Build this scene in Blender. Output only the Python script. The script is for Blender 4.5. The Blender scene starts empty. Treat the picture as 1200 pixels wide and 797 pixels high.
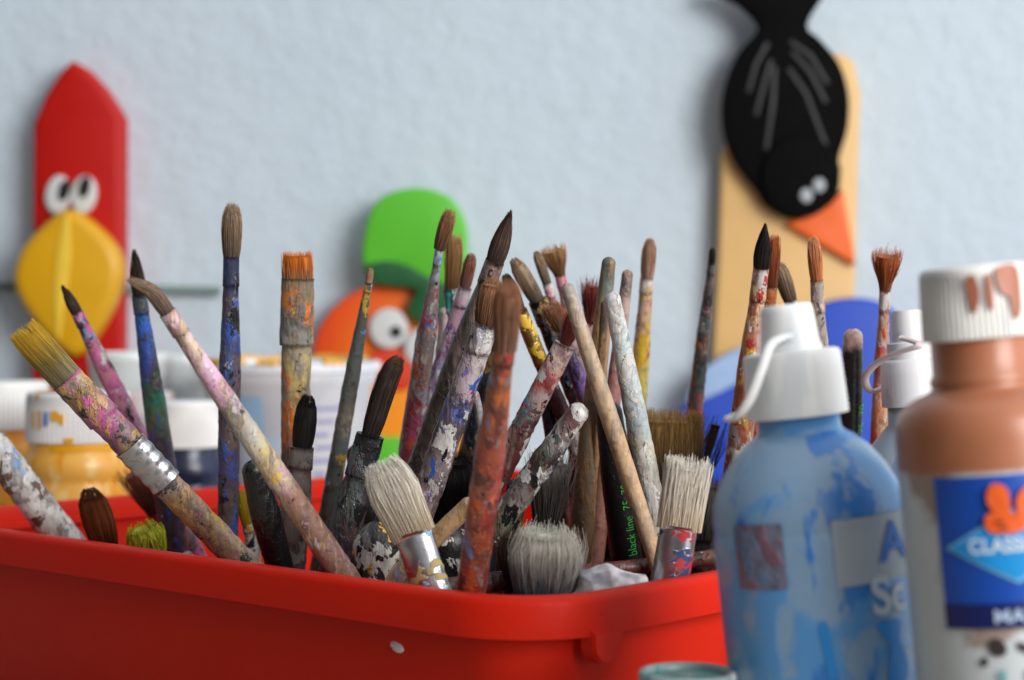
import bpy, bmesh, math, random
from mathutils import Vector, Matrix, noise as mnoise

S = bpy.context.scene
COL = S.collection
# ------------------------------------------------------------------ camera
F = 2250.0                                   # focal length in photo pixels (1200 wide)
CAM = Vector((0, 0, 0.328))
PITCH = math.atan(38.5 / F)
FW = Vector((0, math.cos(PITCH), -math.sin(PITCH)))
UP = Vector((0, math.sin(PITCH), math.cos(PITCH)))
RT = Vector((1, 0, 0))
cd = bpy.data.cameras.new("camera")
cam = bpy.data.objects.new("camera", cd)
COL.objects.link(cam)
cam.location = CAM
cam.rotation_euler = (math.pi / 2 - PITCH, 0, 0)
cd.sensor_width = 36
cd.lens = 36 * F / 1200
cd.clip_start = 0.01
cd.clip_end = 100
cd.dof.use_dof = True
cd.dof.focus_distance = 0.985
cd.dof.aperture_fstop = 6.3
S.camera = cam
# ------------------------------------------------------------------ light
w = bpy.data.worlds.new("World")
S.world = w
w.use_nodes = True
_t = w.node_tree
_bg = _t.nodes["Background"]
_tc = _t.nodes.new("ShaderNodeTexCoord")
_vm = _t.nodes.new("ShaderNodeVectorMath"); _vm.operation = 'DOT_PRODUCT'
_vm.inputs[1].default_value = Vector((0.80, 0.10, 0.60)).normalized()
_t.links.new(_tc.outputs["Generated"], _vm.inputs[0])
_mr = _t.nodes.new("ShaderNodeMapRange"); _mr.interpolation_type = 'SMOOTHSTEP'
_mr.inputs[1].default_value = -0.45; _mr.inputs[2].default_value = 0.95
_mr.inputs[3].default_value = 0.035; _mr.inputs[4].default_value = 1.15
_t.links.new(_vm.outputs["Value"], _mr.inputs[0])
_bg.inputs[0].default_value = (0.92, 0.96, 1.0, 1)      # a room whose windows are up on the right
_t.links.new(_mr.outputs[0], _bg.inputs[1])
ld = bpy.data.lights.new("window_light", 'AREA')
ld.shape = 'RECTANGLE'
ld.size = 1.6
ld.size_y = 1.4
ld.energy = 88
ld.color = (1.0, 0.985, 0.96)
lo = bpy.data.objects.new("window_light", ld)
COL.objects.link(lo)
lo.location = (1.80, -0.82, 1.15)
lo.rotation_euler = (Vector((0.0, 1.25, 0.30)) - lo.location).to_track_quat('-Z', 'Y').to_euler()
S.view_settings.view_transform = 'Standard'
S.view_settings.look = 'None'
S.view_settings.exposure = 0.0
S.view_settings.gamma = 1.0

# ------------------------------------------------------------------ helpers
def P(px, py, d):
    """photo pixel + depth along the lens axis -> world point"""
    return CAM + d * (FW + RT * ((px - 600) / F) - UP * ((py - 398.5) / F))

def Q(px, py, Y):
    v = FW + RT * ((px - 600) / F) - UP * ((py - 398.5) / F)
    return CAM + v * (Y / v.y)

def lin(c):
    r = []
    for v in c[:3]:
        v /= 255.0
        r.append(v / 12.92 if v <= 0.04045 else ((v + 0.055) / 1.055) ** 2.4)
    return (r[0], r[1], r[2], 1.0)

def obj(name, bm, mat, root=None, smooth=True):
    me = bpy.data.meshes.new(name)
    off = root.location if root is not None else Vector((0, 0, 0))
    if root is not None:
        bmesh.ops.translate(bm, verts=bm.verts, vec=-off)
    bm.normal_update()
    if smooth:
        for f in bm.faces:
            f.smooth = True
    bm.to_mesh(me)
    bm.free()
    if mat is not None:
        me.materials.append(mat)
    o = bpy.data.objects.new(name, me)
    COL.objects.link(o)
    if root is not None:
        o.parent = root
    return o

def sub(name, bm, mat, part, root, smooth=True):
    o = obj(name, bm, mat, root, smooth)
    o.parent = part
    return o

def thing(name, label, cat, loc, group=None):
    o = bpy.data.objects.new(name, None)
    o.empty_display_size = 0.02
    COL.objects.link(o)
    o.location = loc
    o['label'] = label
    o['category'] = cat
    if group:
        o['group'] = group
    return o

def auto_sharp(o, ang=35):
    me = o.data
    bm = bmesh.new(); bm.from_mesh(me)
    for e in bm.edges:
        if len(e.link_faces) == 2 and e.calc_face_angle(0) > math.radians(ang):
            e.smooth = False
    bm.to_mesh(me); bm.free()

# ------------------------------------------------------------------ materials
class NT:
    def __init__(self, name):
        self.m = bpy.data.materials.new(name)
        self.m.use_nodes = True
        self.t = self.m.node_tree
        self.b = self.t.nodes["Principled BSDF"]
    def n(self, typ, **kw):
        x = self.t.nodes.new(typ)
        for k, v in kw.items():
            setattr(x, k, v)
        return x
    def l(self, a, b):
        self.t.links.new(a, b)
    def coord(self, seed=0.0, scale=(1, 1, 1)):
        tc = self.n("ShaderNodeTexCoord")
        mp = self.n("ShaderNodeMapping")
        mp.inputs["Location"].default_value = (seed * 1.37, seed * 2.11, seed * 0.73)
        mp.inputs["Scale"].default_value = scale
        self.l(tc.outputs["Object"], mp.inputs[0])
        return mp.outputs[0]
    def noise(self, vec, scale, detail=3, rough=0.55, dist=0.0):
        x = self.n("ShaderNodeTexNoise")
        x.inputs["Scale"].default_value = scale
        x.inputs["Detail"].default_value = detail
        x.inputs["Roughness"].default_value = rough
        x.inputs["Distortion"].default_value = dist
        self.l(vec, x.inputs["Vector"])
        return x.outputs["Fac"]
    def step(self, val, lo, hi):
        x = self.n("ShaderNodeMapRange")
        x.interpolation_type = 'SMOOTHSTEP'
        x.inputs[1].default_value = lo
        x.inputs[2].default_value = hi
        self.l(val, x.inputs[0])
        return x.outputs[0]
    def math(self, op, a, b=None):
        x = self.n("ShaderNodeMath", operation=op)
        for i, v in enumerate((a, b)):
            if v is None: continue
            if isinstance(v, (int, float)): x.inputs[i].default_value = v
            else: self.l(v, x.inputs[i])
        return x.outputs[0]
    def mix(self, fac, a, b, blend='MIX'):
        x = self.n("ShaderNodeMix", data_type='RGBA', blend_type=blend)
        for sock, v in ((x.inputs[0], fac), (x.inputs[6], a), (x.inputs[7], b)):
            if isinstance(v, (int, float, tuple)): sock.default_value = v
            else: self.l(v, sock)
        return x.outputs[2]
    def ramp(self, fac, stops, interp='LINEAR'):
        x = self.n("ShaderNodeValToRGB")
        r = x.color_ramp
        r.interpolation = interp
        while len(r.elements) > 1: r.elements.remove(r.elements[0])
        r.elements[0].position = max(0, min(1, stops[0][0])); r.elements[0].color = stops[0][1]
        for p, c in stops[1:]:
            e = r.elements.new(max(0, min(1, p))); e.color = c
        self.l(fac, x.inputs[0])
        return x.outputs[0]
    def bump(self, h, strength, dist):
        x = self.n("ShaderNodeBump")
        x.inputs["Strength"].default_value = strength
        x.inputs["Distance"].default_value = dist
        self.l(h, x.inputs["Height"])
        self.l(x.outputs[0], self.b.inputs["Normal"])

def plain(name, c, rough=0.5, metal=0.0, var=0.10, scale=60, spec=0.5, bump=0.0):
    k = NT(name)
    v = k.coord(len(name))
    f = k.noise(v, scale, 4)
    L = lin(c)
    lo_ = tuple(x * (1 - var) for x in L[:3]) + (1,)
    hi_ = tuple(min(1, x * (1 + var)) for x in L[:3]) + (1,)
    k.l(k.mix(f, lo_, hi_), k.b.inputs["Base Color"])
    k.l(k.math('ADD', k.math('MULTIPLY', f, 0.2), rough - 0.1), k.b.inputs["Roughness"])
    k.b.inputs["Metallic"].default_value = metal
    k.b.inputs["Specular IOR Level"].default_value = spec
    if bump: k.bump(f, bump, 0.001)
    return k.m

Wc = (214, 211, 206); Kc = (24, 24, 27); Bc = (48, 92, 185); LBc = (95, 160, 215); Rc = (185, 42, 38)
Oc = (222, 108, 36); Yc = (222, 178, 52); Pc = (212, 108, 160); PUc = (104, 66, 138); Gc = (38, 112, 66)
Tc = (34, 128, 124); BRc = (104, 68, 50); GRc = (128, 123, 120); Mc = (98, 36, 38); BEc = (200, 170, 134)
DGc = (66, 62, 62); LPc = (218, 172, 190); NVc = (32, 42, 78); MAUc = (98, 74, 80); OLc = (128, 116, 70)

_seed = [0]
def paint_mat(name, stops, splats, rough=0.36, metal=0.0, sc=1.0, speck=True, patch=0.36):
    """stops: (t, colour) along the handle; splats: (colour, threshold, scale) dried paint on top"""
    _seed[0] += 1
    sd = _seed[0] * 0.613
    k = NT(name)
    v = k.coord(sd)
    uv = k.n("ShaderNodeUVMap")
    sep = k.n("ShaderNodeSeparateXYZ")
    k.l(uv.outputs[0], sep.inputs[0])
    dn = k.noise(v, 110 * sc, 3, 0.6)
    t = k.math('ADD', sep.outputs[0], k.math('MULTIPLY', k.math('SUBTRACT', dn, 0.5), 0.22))
    colr = k.ramp(t, [(p, lin(c)) for p, c in stops])
    # grime: fine tonal streaks
    g = k.noise(v, 190, 4, 0.6)
    colr = k.mix(k.step(g, 0.45, 0.8), colr, k.mix(1.0, colr, (0.34, 0.30, 0.29, 1), 'MULTIPLY'))
    h = k.math('MULTIPLY', g, 0.7)
    vr = random.Random(_seed[0] * 17 + 3)
    patch *= vr.uniform(.45, 1.1)
    if patch > .02:
        # long smears dragged down the handle, and grime rubbed into the lower end
        sv_ = k.coord(sd + 5.7, (1, 1, .13))
        for si in range(2):
            sn = k.noise(k.coord(sd + 5.7 + si, (1, 1, .13)), vr.uniform(110, 190), 4, .65, .4)
            cA = lin(vr.choice([c for _, c in stops] + [c for c, _, _ in splats]))
            sm_m = k.math('MULTIPLY', k.step(sn, .50, vr.uniform(.58, .68)), vr.uniform(.45, .8))
            colr = k.mix(sm_m, colr, tuple(x * vr.uniform(.6, 1.0) for x in cA[:3]) + (1,))
            h = k.math('ADD', h, k.math('MULTIPLY', sm_m, .3))
        wear = k.math('SUBTRACT', 1.0, k.math('MULTIPLY', sep.outputs[0], .45))
    if patch:
        vd = k.coord(sd + 9.1, (1, 1, .5))
        wob_ = k.n("ShaderNodeTexNoise"); wob_.inputs["Scale"].default_value = 210; wob_.inputs["Detail"].default_value = 3
        k.l(vd, wob_.inputs["Vector"])
        ad = k.n("ShaderNodeVectorMath", operation='MULTIPLY_ADD')
        k.l(wob_.outputs["Color"], ad.inputs[0]); ad.inputs[1].default_value = (.012, .012, .012); k.l(vd, ad.inputs[2])
        pal = [c for c, _, _ in splats] + [c for _, c in stops[1:]]
        for vs_, pr, sal in ((48, patch * .9, .75), (135, patch, .9), (320, patch * .5, .8)):
            vo = k.n("ShaderNodeTexVoronoi"); vo.inputs["Scale"].default_value = vs_
            k.l(ad.outputs[0], vo.inputs["Vector"])
            sx = k.n("ShaderNodeSeparateColor"); k.l(vo.outputs["Color"], sx.inputs[0])
            pc = k.ramp(sx.outputs[0], [(i / len(pal), lin(c)) for i, c in enumerate(pal)], 'CONSTANT')
            pc = k.mix(k.math('MULTIPLY', sx.outputs[2], .5), pc, k.mix(1.0, pc, (0.45, 0.42, 0.42, 1), 'MULTIPLY'))
            m = k.math('LESS_THAN', sx.outputs[1], pr)
            brk = k.step(k.noise(vd, vs_ * 1.9, 3, .6), .40, .50)
            m = k.math('MULTIPLY', m, brk)
            if patch > .02: m = k.math('MULTIPLY', m, wear)
            colr = k.mix(k.math('MULTIPLY', m, sal), colr, pc)
            h = k.math('ADD', h, k.math('MULTIPLY', m, .45))
    sc *= 1.35
    if speck:
        splats = list(splats) + [((222, 218, 212), 0.70, 230), ((30, 28, 30), 0.67, 200)]
    for i, (c, th, s) in enumerate(splats):
        v2 = k.coord(sd + 3.3 * (i + 1), (1, 1, 0.62))
        nn = k.noise(v2, s * sc, 4, 0.62, 0.35)
        m = k.step(nn, th, th + 0.022)
        fade = k.noise(v2, s * 3.1, 2, 0.5)
        Lc = lin(c)
        cc = k.mix(k.step(fade, 0.3, 0.7), Lc, tuple(x * 0.72 for x in Lc[:3]) + (1,))
        colr = k.mix(m, colr, cc)
        h = k.math('ADD', h, k.math('MULTIPLY', m, 0.55))
    k.l(colr, k.b.inputs["Base Color"])
    k.l(k.math('ADD', k.math('MULTIPLY', g, 0.4), rough - 0.2), k.b.inputs["Roughness"])
    k.b.inputs["Metallic"].default_value = metal
    k.bump(h, 0.7, 0.0014)
    return k.m

def metal_mat(name, c, splats=(), rough=0.28):
    _seed[0] += 1
    sd = _seed[0] * 0.77
    k = NT(name)
    v = k.coord(sd)
    g = k.noise(v, 160, 4, 0.6)
    colr = k.mix(g, tuple(x * 0.6 for x in lin(c)[:3]) + (1,), lin(c))
    tot = None
    for i, (cc, th, s) in enumerate(splats):
        v2 = k.coord(sd + 2.1 * (i + 1))
        m = k.step(k.noise(v2, s, 3, 0.6, 0.3), th, th + 0.025)
        colr = k.mix(m, colr, lin(cc))
        tot = m if tot is None else k.math('MAXIMUM', tot, m)
    k.l(colr, k.b.inputs["Base Color"])
    if tot is None:
        k.b.inputs["Metallic"].default_value = 0.95
        k.l(k.math('ADD', k.math('MULTIPLY', g, 0.3), rough - 0.1), k.b.inputs["Roughness"])
    else:
        k.l(k.math('MULTIPLY', k.math('SUBTRACT', 1.0, tot), 0.95), k.b.inputs["Metallic"])
        k.l(k.math('ADD', k.math('MULTIPLY', tot, 0.25), rough), k.b.inputs["Roughness"])
        k.bump(k.math('ADD', g, tot), 0.4, 0.0006)
    return k.m

def hair_mat(name, stops, rough=0.5, var=0.45):
    """stops from tip (0) to ferrule (1)"""
    _seed[0] += 1
    k = NT(name)
    uv = k.n("ShaderNodeUVMap")
    sep = k.n("ShaderNodeSeparateXYZ")
    k.l(uv.outputs[0], sep.inputs[0])
    wn = k.n("ShaderNodeTexWhiteNoise", noise_dimensions='1D')
    k.l(k.math('MULTIPLY', sep.outputs[1], 1.0), wn.inputs["W"])
    v = k.coord(_seed[0] * 0.9)
    big = k.noise(v, 140, 2)
    t = k.math('ADD', sep.outputs[0], k.math('MULTIPLY', k.math('SUBTRACT', big, 0.5), 0.3))
    colr = k.ramp(t, [(p, lin(c)) for p, c in stops])
    colr = k.mix(k.math('MULTIPLY', wn.outputs[0], var), colr, k.mix(1.0, colr, (0.30, 0.27, 0.25, 1), 'MULTIPLY'))
    k.l(colr, k.b.inputs["Base Color"])
    k.b.inputs["Roughness"].default_value = rough
    k.b.inputs["Specular IOR Level"].default_value = 0.3
    return k.m

# ------------------------------------------------------------------ geometry
def frame(axis):
    a = RT - axis * RT.dot(axis)
    if a.length < 0.15:
        a = UP - axis * UP.dot(axis)
    a.normalize()
    b = axis.cross(a).normalized()
    return a, b

def polyline(pts, n):
    """resample with Catmull-Rom, n points evenly by parameter"""
    if len(pts) == 2:
        return [pts[0].lerp(pts[1], i / (n - 1)) for i in range(n)]
    out = []
    m = len(pts) - 1
    for i in range(n):
        u = i / (n - 1) * m
        j = min(int(u), m - 1); f = u - j
        p0 = pts[max(j - 1, 0)]; p1 = pts[j]; p2 = pts[j + 1]; p3 = pts[min(j + 2, m)]
        out.append(0.5 * ((2 * p1) + (p2 - p0) * f + (2 * p0 - 5 * p1 + 4 * p2 - p3) * f * f + (3 * p1 - p0 - 3 * p2 + p3) * f ** 3))
    return out

def tube(bm, pts, radii, sides=16, flat=1.0, uvs=None, wob=0.0, seed=0.0, cap=True):
    uvl = bm.loops.layers.uv.verify()
    rings = []
    n = len(pts)
    for i, p in enumerate(pts):
        ax = (pts[min(i + 1, n - 1)] - pts[max(i - 1, 0)]).normalized()
        a, b = frame(ax)
        r = radii[i]
        ring = []
        for s in range(sides):
            th = 2 * math.pi * s / sides
            rr = r
            if wob:
                q = p * 260 + (a * math.cos(th) + b * math.sin(th)) * 1.1
                rr *= 1 + wob * mnoise.noise(q + Vector((seed, seed * 2, 0)))
            ring.append(bm.verts.new(p + a * math.cos(th) * rr + b * math.sin(th) * rr * flat))
        rings.append(ring)
    for i in range(n - 1):
        for s in range(sides):
            s2 = (s + 1) % sides
            f = bm.faces.new((rings[i][s], rings[i][s2], rings[i + 1][s2], rings[i + 1][s]))
            if uvs:
                vs = (s / sides, (s + 1) / sides, (s + 1) / sides, s / sides)
                us = (uvs[i], uvs[i], uvs[i + 1], uvs[i + 1])
                for lp, u_, v_ in zip(f.loops, us, vs):
                    lp[uvl].uv = (u_, v_)
    if cap:
        for rg, uu in ((rings[0], uvs[0] if uvs else 0), (rings[-1], uvs[-1] if uvs else 0)):
            f = bm.faces.new(rg)
            for lp in f.loops: lp[uvl].uv = (uu, 0.5)
    return rings

def interp(tab, s):
    for (s0, v0), (s1, v1) in zip(tab, tab[1:]):
        if s <= s1:
            return v0 + (v1 - v0) * (s - s0) / max(1e-6, s1 - s0)
    return tab[-1][1]

PROF = {
    'point': [(0, .03), (.1, .22), (.3, .62), (.55, .95), (.75, 1), (1, .82)],
    'round': [(0, .30), (.05, .55), (.18, .85), (.45, 1), (.75, .95), (1, .72)],
    'flat':  [(0, .96), (.3, 1), (.7, 1), (1, .98)],
    'fan':   [(0, 1), (.25, .98), (.5, .80), (.75, .5), (1, .36)],
    'splay': [(0, 1), (.4, .85), (1, .5)],
    'dome':  [(0, .30), (.04, .52), (.12, .76), (.3, .97), (.45, 1), (.75, .88), (1, .66)],
    'chisel': [(0, .55), (.12, .8), (.4, 1), (1, .85)],
}

def bristle_mesh(pts, wmax, kind, flat, nstr, seed, core=0.86, jag=0.10, stray=0.02, sr=0.00027):
    """pts tip..join, wmax = half width"""
    rnd = random.Random(seed)
    bm = bmesh.new()
    uvl = bm.loops.layers.uv.verify()
    prof = PROF[kind]
    N = 14
    ax = polyline(pts, N)
    ss = [i / (N - 1) for i in range(N)]
    L = sum((ax[i + 1] - ax[i]).length for i in range(N - 1))
    # solid heart of the tuft, a little shorter and thinner than the hairs
    c0 = 1 if kind == 'point' else 2
    tube(bm, ax[c0:], [max(wmax * core * interp(prof, s), 0.0002) for s in ss[c0:]], 18, flat, ss[c0:], 0.10, seed)
    for f in bm.faces:
        for lp in f.loops:
            lp[uvl].uv = (lp[uvl].uv[0], round(lp[uvl].uv[1] * 18) * 7.31 + seed)
    ends = [frame((ax[min(i + 1, N - 1)] - ax[max(i - 1, 0)]).normalized()) for i in range(N)]
    clumps = [(rnd.uniform(0, 2 * math.pi), math.sqrt(rnd.uniform(.5, 1.05))) for _ in range(max(8, nstr // 14))]
    for k in range(nstr):
        th = rnd.uniform(0, 2 * math.pi)
        r = math.sqrt(rnd.uniform(0.45, 1.0))
        s_end = abs(rnd.gauss(0, jag))
        if kind == 'dome': s_end += 0.18 * r * r * 0.4
        if kind == 'point': s_end = rnd.uniform(0, 0.6) * rnd.random()
        s_end = min(s_end, 0.7)
        cth, cr = clumps[rnd.randrange(len(clumps))] if rnd.random() < .8 else (th, r)
        cth = th + ((cth - th + math.pi) % (2 * math.pi) - math.pi)
        if abs(cth - th) > .9: cth, cr = th, r
        bend = Vector((rnd.gauss(0, 1), rnd.gauss(0, 1), rnd.gauss(0, 1))) * stray * L
        tw = rnd.gauss(0, 0.12)
        M = 6
        pr = []
        for j in range(M):
            s = 1 - (1 - s_end) * j / (M - 1)
            x = s * (N - 1); i0 = min(int(x), N - 2); f = x - i0
            c = ax[i0].lerp(ax[i0 + 1], f)
            a, b = ends[min(int(x + .5), N - 1)]
            q = j / (M - 1)
            kq = .62 * q
            wr = wmax * interp(prof, s) * (r + (cr - r) * kq)
            t2 = th + tw * q + (cth - th) * kq
            pr.append((c + a * math.cos(t2) * wr + b * math.sin(t2) * wr * flat + bend * q * q, s, (1 - 0.65 * q) * sr))
        prev = None
        vv = rnd.uniform(0, 900)
        for j, (c, s, rr) in enumerate(pr):
            a, b = ends[min(int(s * (N - 1) + .5), N - 1)]
            ring = [bm.verts.new(c + (a * math.cos(q) + b * math.sin(q)) * rr) for q in (0, 2.094, 4.189)]
            if prev:
                for i in range(3):
                    f = bm.faces.new((prev[0][i], prev[0][(i + 1) % 3], ring[(i + 1) % 3], ring[i]))
                    for lp, u_ in zip(f.loops, (prev[1], prev[1], s, s)):
                        lp[uvl].uv = (u_, vv)
            prev = (ring, s)
    return bm

# the box frame: e1 runs along the long front rim away from the near corner, e2 along the right rim
A42 = math.radians(42)
E1 = Vector((-math.cos(A42), math.sin(A42), 0))
E2 = Vector((math.sin(A42), math.cos(A42), 0))
B1, B2 = 0.543, 1.074          # extents along E1 (outer rim)
C1, C2 = 0.619, 1.13           # extents along E2
RIMZ = 0.200
TABLE = 0.065
FLOORZ = TABLE + 0.006

def inside(p, m=0.03):
    a, b = p.dot(E1), p.dot(E2)
    dz = max(0, RIMZ - p.z) * 0.16
    return B1 + m + dz < a < B2 - m - dz and C1 + m + dz < b < C2 - m - dz

def extend(J, K, maxlen):
    """continue the handle from K into the box until floor, wall or full length"""
    d = (K - J).normalized()
    p = K.copy()
    L = (K - J).length
    while L < maxlen and p.z > FLOORZ + 0.004:
        q = p + d * 0.004
        if q.z < RIMZ + 0.01 and not inside(q, 0.02): break
        p = q; L += 0.004
    return p

GROUP = "paintbrushes and sticks standing in the red box"
_bid = [0]

def brush(label, T, J, K, d, kind, w_, hair, stops, splats, fl=26, fer=None, flat=1.0, mid=None,
          nstr=220, jag=0.10, stray=0.02, maxlen=0.27, core=0.86, crimps=None, wob=0.07, sr=0.00027, rough=0.36, patch=0.36):
    _bid[0] += 1
    sd = _bid[0] * 3.17
    wb, wf, wh, wk = w_
    lenTJ = math.dist(T, J); lenJK = math.dist(J, K)
    dJ = d[0] + (d[1] - d[0]) * lenTJ / (lenTJ + lenJK)
    pT = P(T[0], T[1], d[0]); pJ = P(J[0], J[1], dJ); pK = P(K[0], K[1], d[1])
    px2m = dJ / F
    end = extend(pJ, pK, maxlen)
    root = thing('paintbrush', label, 'paintbrush', end, GROUP)
    # bristles
    pts = [pT] + ([P(mid[0], mid[1], (d[0] + dJ) / 2)] if mid else []) + [pJ + (pK - pJ).normalized() * 0.002]
    bm = bristle_mesh(pts, wb / 2 * px2m, kind, flat, nstr, sd, core, jag, stray, sr)
    obj('bristles', bm, hair if not isinstance(hair, list) else hair_mat('bristle hair', hair), root)
    # ferrule
    dirv = (pK - pJ).normalized()
    LK = (pK - pJ).length
    total = (end - pJ).length
    fle = fl * px2m
    ff = flat if flat < 1 else 1.0
    n = max(6, int(fle / 0.002))
    bm = bmesh.new()
    fp = [pJ + dirv * fle * i / (n - 1) for i in range(n)]
    fr = []
    for i in range(n):
        s = i / (n - 1)
        r = (wf + (wf * 1.06 - wf) * s) / 2 * px2m * 1.04
        fr.append(r)
    pm = paint_mat('painted handle', stops, splats, rough, patch=patch)
    # flatness eases to round at the handle
    tube(bm, fp, fr, 20, ff + (1 - ff) * 0.25, [i * fle / (n - 1) / LK for i in range(n)], wob * 0.5, sd)
    obj('ferrule', bm, fer if fer else pm, root)
    # handle
    bm = bmesh.new()
    hs = fle - 0.001
    n = max(12, int((total - hs) / 0.003))
    hp, hr, hu = [], [], []
    for i in range(n):
        l = hs + (total - hs) * i / (n - 1)
        s = l / LK
        f0 = hs / LK
        ww = interp([(f0, wf * 0.98), (f0 + (1 - f0) * 0.35, wh), (1.0, wk), (max(1.3, total / LK), wk * 0.75)], s)
        hp.append(pJ + dirv * l); hr.append(ww / 2 * px2m); hu.append(min(s, 1.0))
    hr[-1] *= 0.6
    tube(bm, hp, hr, 18, 1.0 if flat >= .8 else 0.8, hu, wob, sd + 5)
    obj('handle', bm, pm, root)
    if crimps:
        # bare metal collar with pressed rings: (start px, end px along the brush, rings, metal)
        c0_, c1_, nr, cm = crimps
        bm = bmesh.new()
        n = 60
        cp, cr = [], []
        for i in range(n):
            q = i / (n - 1)
            l = (c0_ + (c1_ - c0_) * q) * px2m
            s = l / LK
            ww = interp([(0, wf), (fle / LK, wf * 1.06), ((fle / LK) + .35, max(wf * 1.02, wh)), (1, wk)], s) * 1.03
            ww *= 1 + .03 * math.cos(q * nr * 2 * math.pi)
            cp.append(pJ + dirv * l); cr.append(ww / 2 * px2m)
        tube(bm, cp, cr, 24, (ff + (1 - ff) * .3), [i / (n - 1) for i in range(n)], 0.0, 0)
        obj('crimped_collar', bm, cm, root)
    return root

def stick(label, T, K, d, w_, stops, splats, name='paintbrush', cat='paintbrush', round_=0.6, maxlen=0.27, wob=0.04, mid=None, rough=0.4, flat=1.0, patch=0.35):
    """a brush standing bristles down: only its handle shows"""
    _bid[0] += 1
    sd = _bid[0] * 3.17
    pT = P(T[0], T[1], d[0]); pK = P(K[0], K[1], d[1])
    px2m = d[0] / F
    end = extend(pT, pK, maxlen)
    root = thing(name, label, cat, end, GROUP)
    LK = (pK - pT).length
    total = (end - pT).length
    dirv = (pK - pT).normalized()
    n = max(30, int(total / 0.0025))
    hp, hr, hu = [], [], []
    wt, wm, wk = w_
    tip = wt / 2 * px2m * 1.5 * round_
    for i in range(n):
        q = i / (n - 1)
        l = total * q ** 1.35
        s = l / LK
        r = interp([(0, wt), (0.45, wm), (1.0, wk), (max(1.3, total / LK), wk * .8)], s) / 2 * px2m
        if l < tip:
            r *= math.sqrt(max(0.02, 1 - (1 - l / tip) ** 2))
        hp.append(pT + dirv * l); hr.append(r); hu.append(min(1, s))
    bm = bmesh.new()
    tube(bm, hp, hr, 20, flat, hu, wob, sd)
    obj('handle', bm, paint_mat('painted stick', stops, splats, rough, patch=patch, speck=patch > .1), root)
    return root, pT, dirv, px2m

def lathe(bm, prof, base, axis, nseg=48, ribs=None, close=True):
    """prof: (r, h) from the bottom up along axis; ribs: set of profile indices whose radius is ribbed"""
    a, b = frame(axis)
    rings = []
    for i, (r, h) in enumerate(prof):
        ring = []
        for s in range(nseg):
            th = 2 * math.pi * s / nseg
            rr = r
            if ribs and i in ribs and s % 2: rr = r * ribs[i]
            ring.append(bm.verts.new(base + axis * h + (a * math.cos(th) + b * math.sin(th)) * rr))
        rings.append(ring)
    for r0, r1 in zip(rings, rings[1:]):
        for s in range(nseg):
            bm.faces.new((r0[s], r0[(s + 1) % nseg], r1[(s + 1) % nseg], r1[s]))
    if close:
        if prof[0][0] > 1e-5: bm.faces.new(list(reversed(rings[0])))
        if prof[-1][0] > 1e-5: bm.faces.new(rings[-1])
    return rings

def smooth_poly(pts, k=6):
    n = len(pts); out = []
    for i in range(n):
        p0, p1, p2, p3 = (Vector(pts[(i + j - 1) % n]) for j in range(4))
        for s in range(k):
            f = s / k
            out.append(0.5 * ((2 * p1) + (p2 - p0) * f + (2 * p0 - 5 * p1 + 4 * p2 - p3) * f * f + (3 * p1 - p0 - 3 * p2 + p3) * f ** 3))
    return [(v.x, v.y) for v in out]

def circle_poly(cx, cy, rx, ry=None, rot=0, n=28):
    ry = ry or rx
    o = []
    for i in range(n):
        t = 2 * math.pi * i / n
        x, y = rx * math.cos(t), ry * math.sin(t)
        o.append((cx + x * math.cos(rot) - y * math.sin(rot), cy + x * math.sin(rot) + y * math.cos(rot)))
    return o

def plate(poly, Yf, thick, bevel=0.0015):
    """upright cut-out board: outline in photo pixels, front face at depth Yf"""
    bm = bmesh.new()
    pts = [Q(x, y, Yf) for x, y in poly]
    vs = [bm.verts.new(p) for p in pts]
    f = bm.faces.new(vs)
    bm.normal_update()
    if f.normal.y > 0: f.normal_flip()
    r = bmesh.ops.extrude_face_region(bm, geom=[f])
    nv = [g for g in r['geom'] if isinstance(g, bmesh.types.BMVert)]
    nf = [g for g in r['geom'] if isinstance(g, bmesh.types.BMFace)]
    # old face stays as the back: push it back
    bmesh.ops.translate(bm, verts=nv, vec=(0, -0.0, 0))
    old = [v for v in bm.verts if v not in nv]
    bmesh.ops.translate(bm, verts=old, vec=(0, thick, 0))
    bmesh.ops.recalc_face_normals(bm, faces=bm.faces)
    if bevel:
        es = list({e for ff in nf if ff.is_valid for e in ff.edges})
        bmesh.ops.bevel(bm, geom=es, offset=bevel, segments=3, profile=0.5, affect='EDGES', clamp_overlap=True)
    bmesh.ops.triangulate(bm, faces=[ff for ff in bm.faces if len(ff.verts) > 6])
    return bm

def text_mesh(body, size, bold=0.0):
    cu = bpy.data.curves.new("lettering", 'FONT')
    cu.body = body
    cu.size = size
    cu.align_x = 'LEFT'
    cu.offset = bold
    o = bpy.data.objects.new("lettering", cu)
    COL.objects.link(o)
    bpy.context.view_layer.update()
    me = bpy.data.meshes.new_from_object(o.evaluated_get(bpy.context.evaluated_depsgraph_get()))
    bpy.data.objects.remove(o)
    bm = bmesh.new(); bm.from_mesh(me)
    bpy.data.meshes.remove(me)
    bmesh.ops.triangulate(bm, faces=bm.faces)
    bmesh.ops.subdivide_edges(bm, edges=bm.edges, cuts=1)
    xs = [v.co.x for v in bm.verts]
    return bm, min(xs), max(xs)

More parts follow.
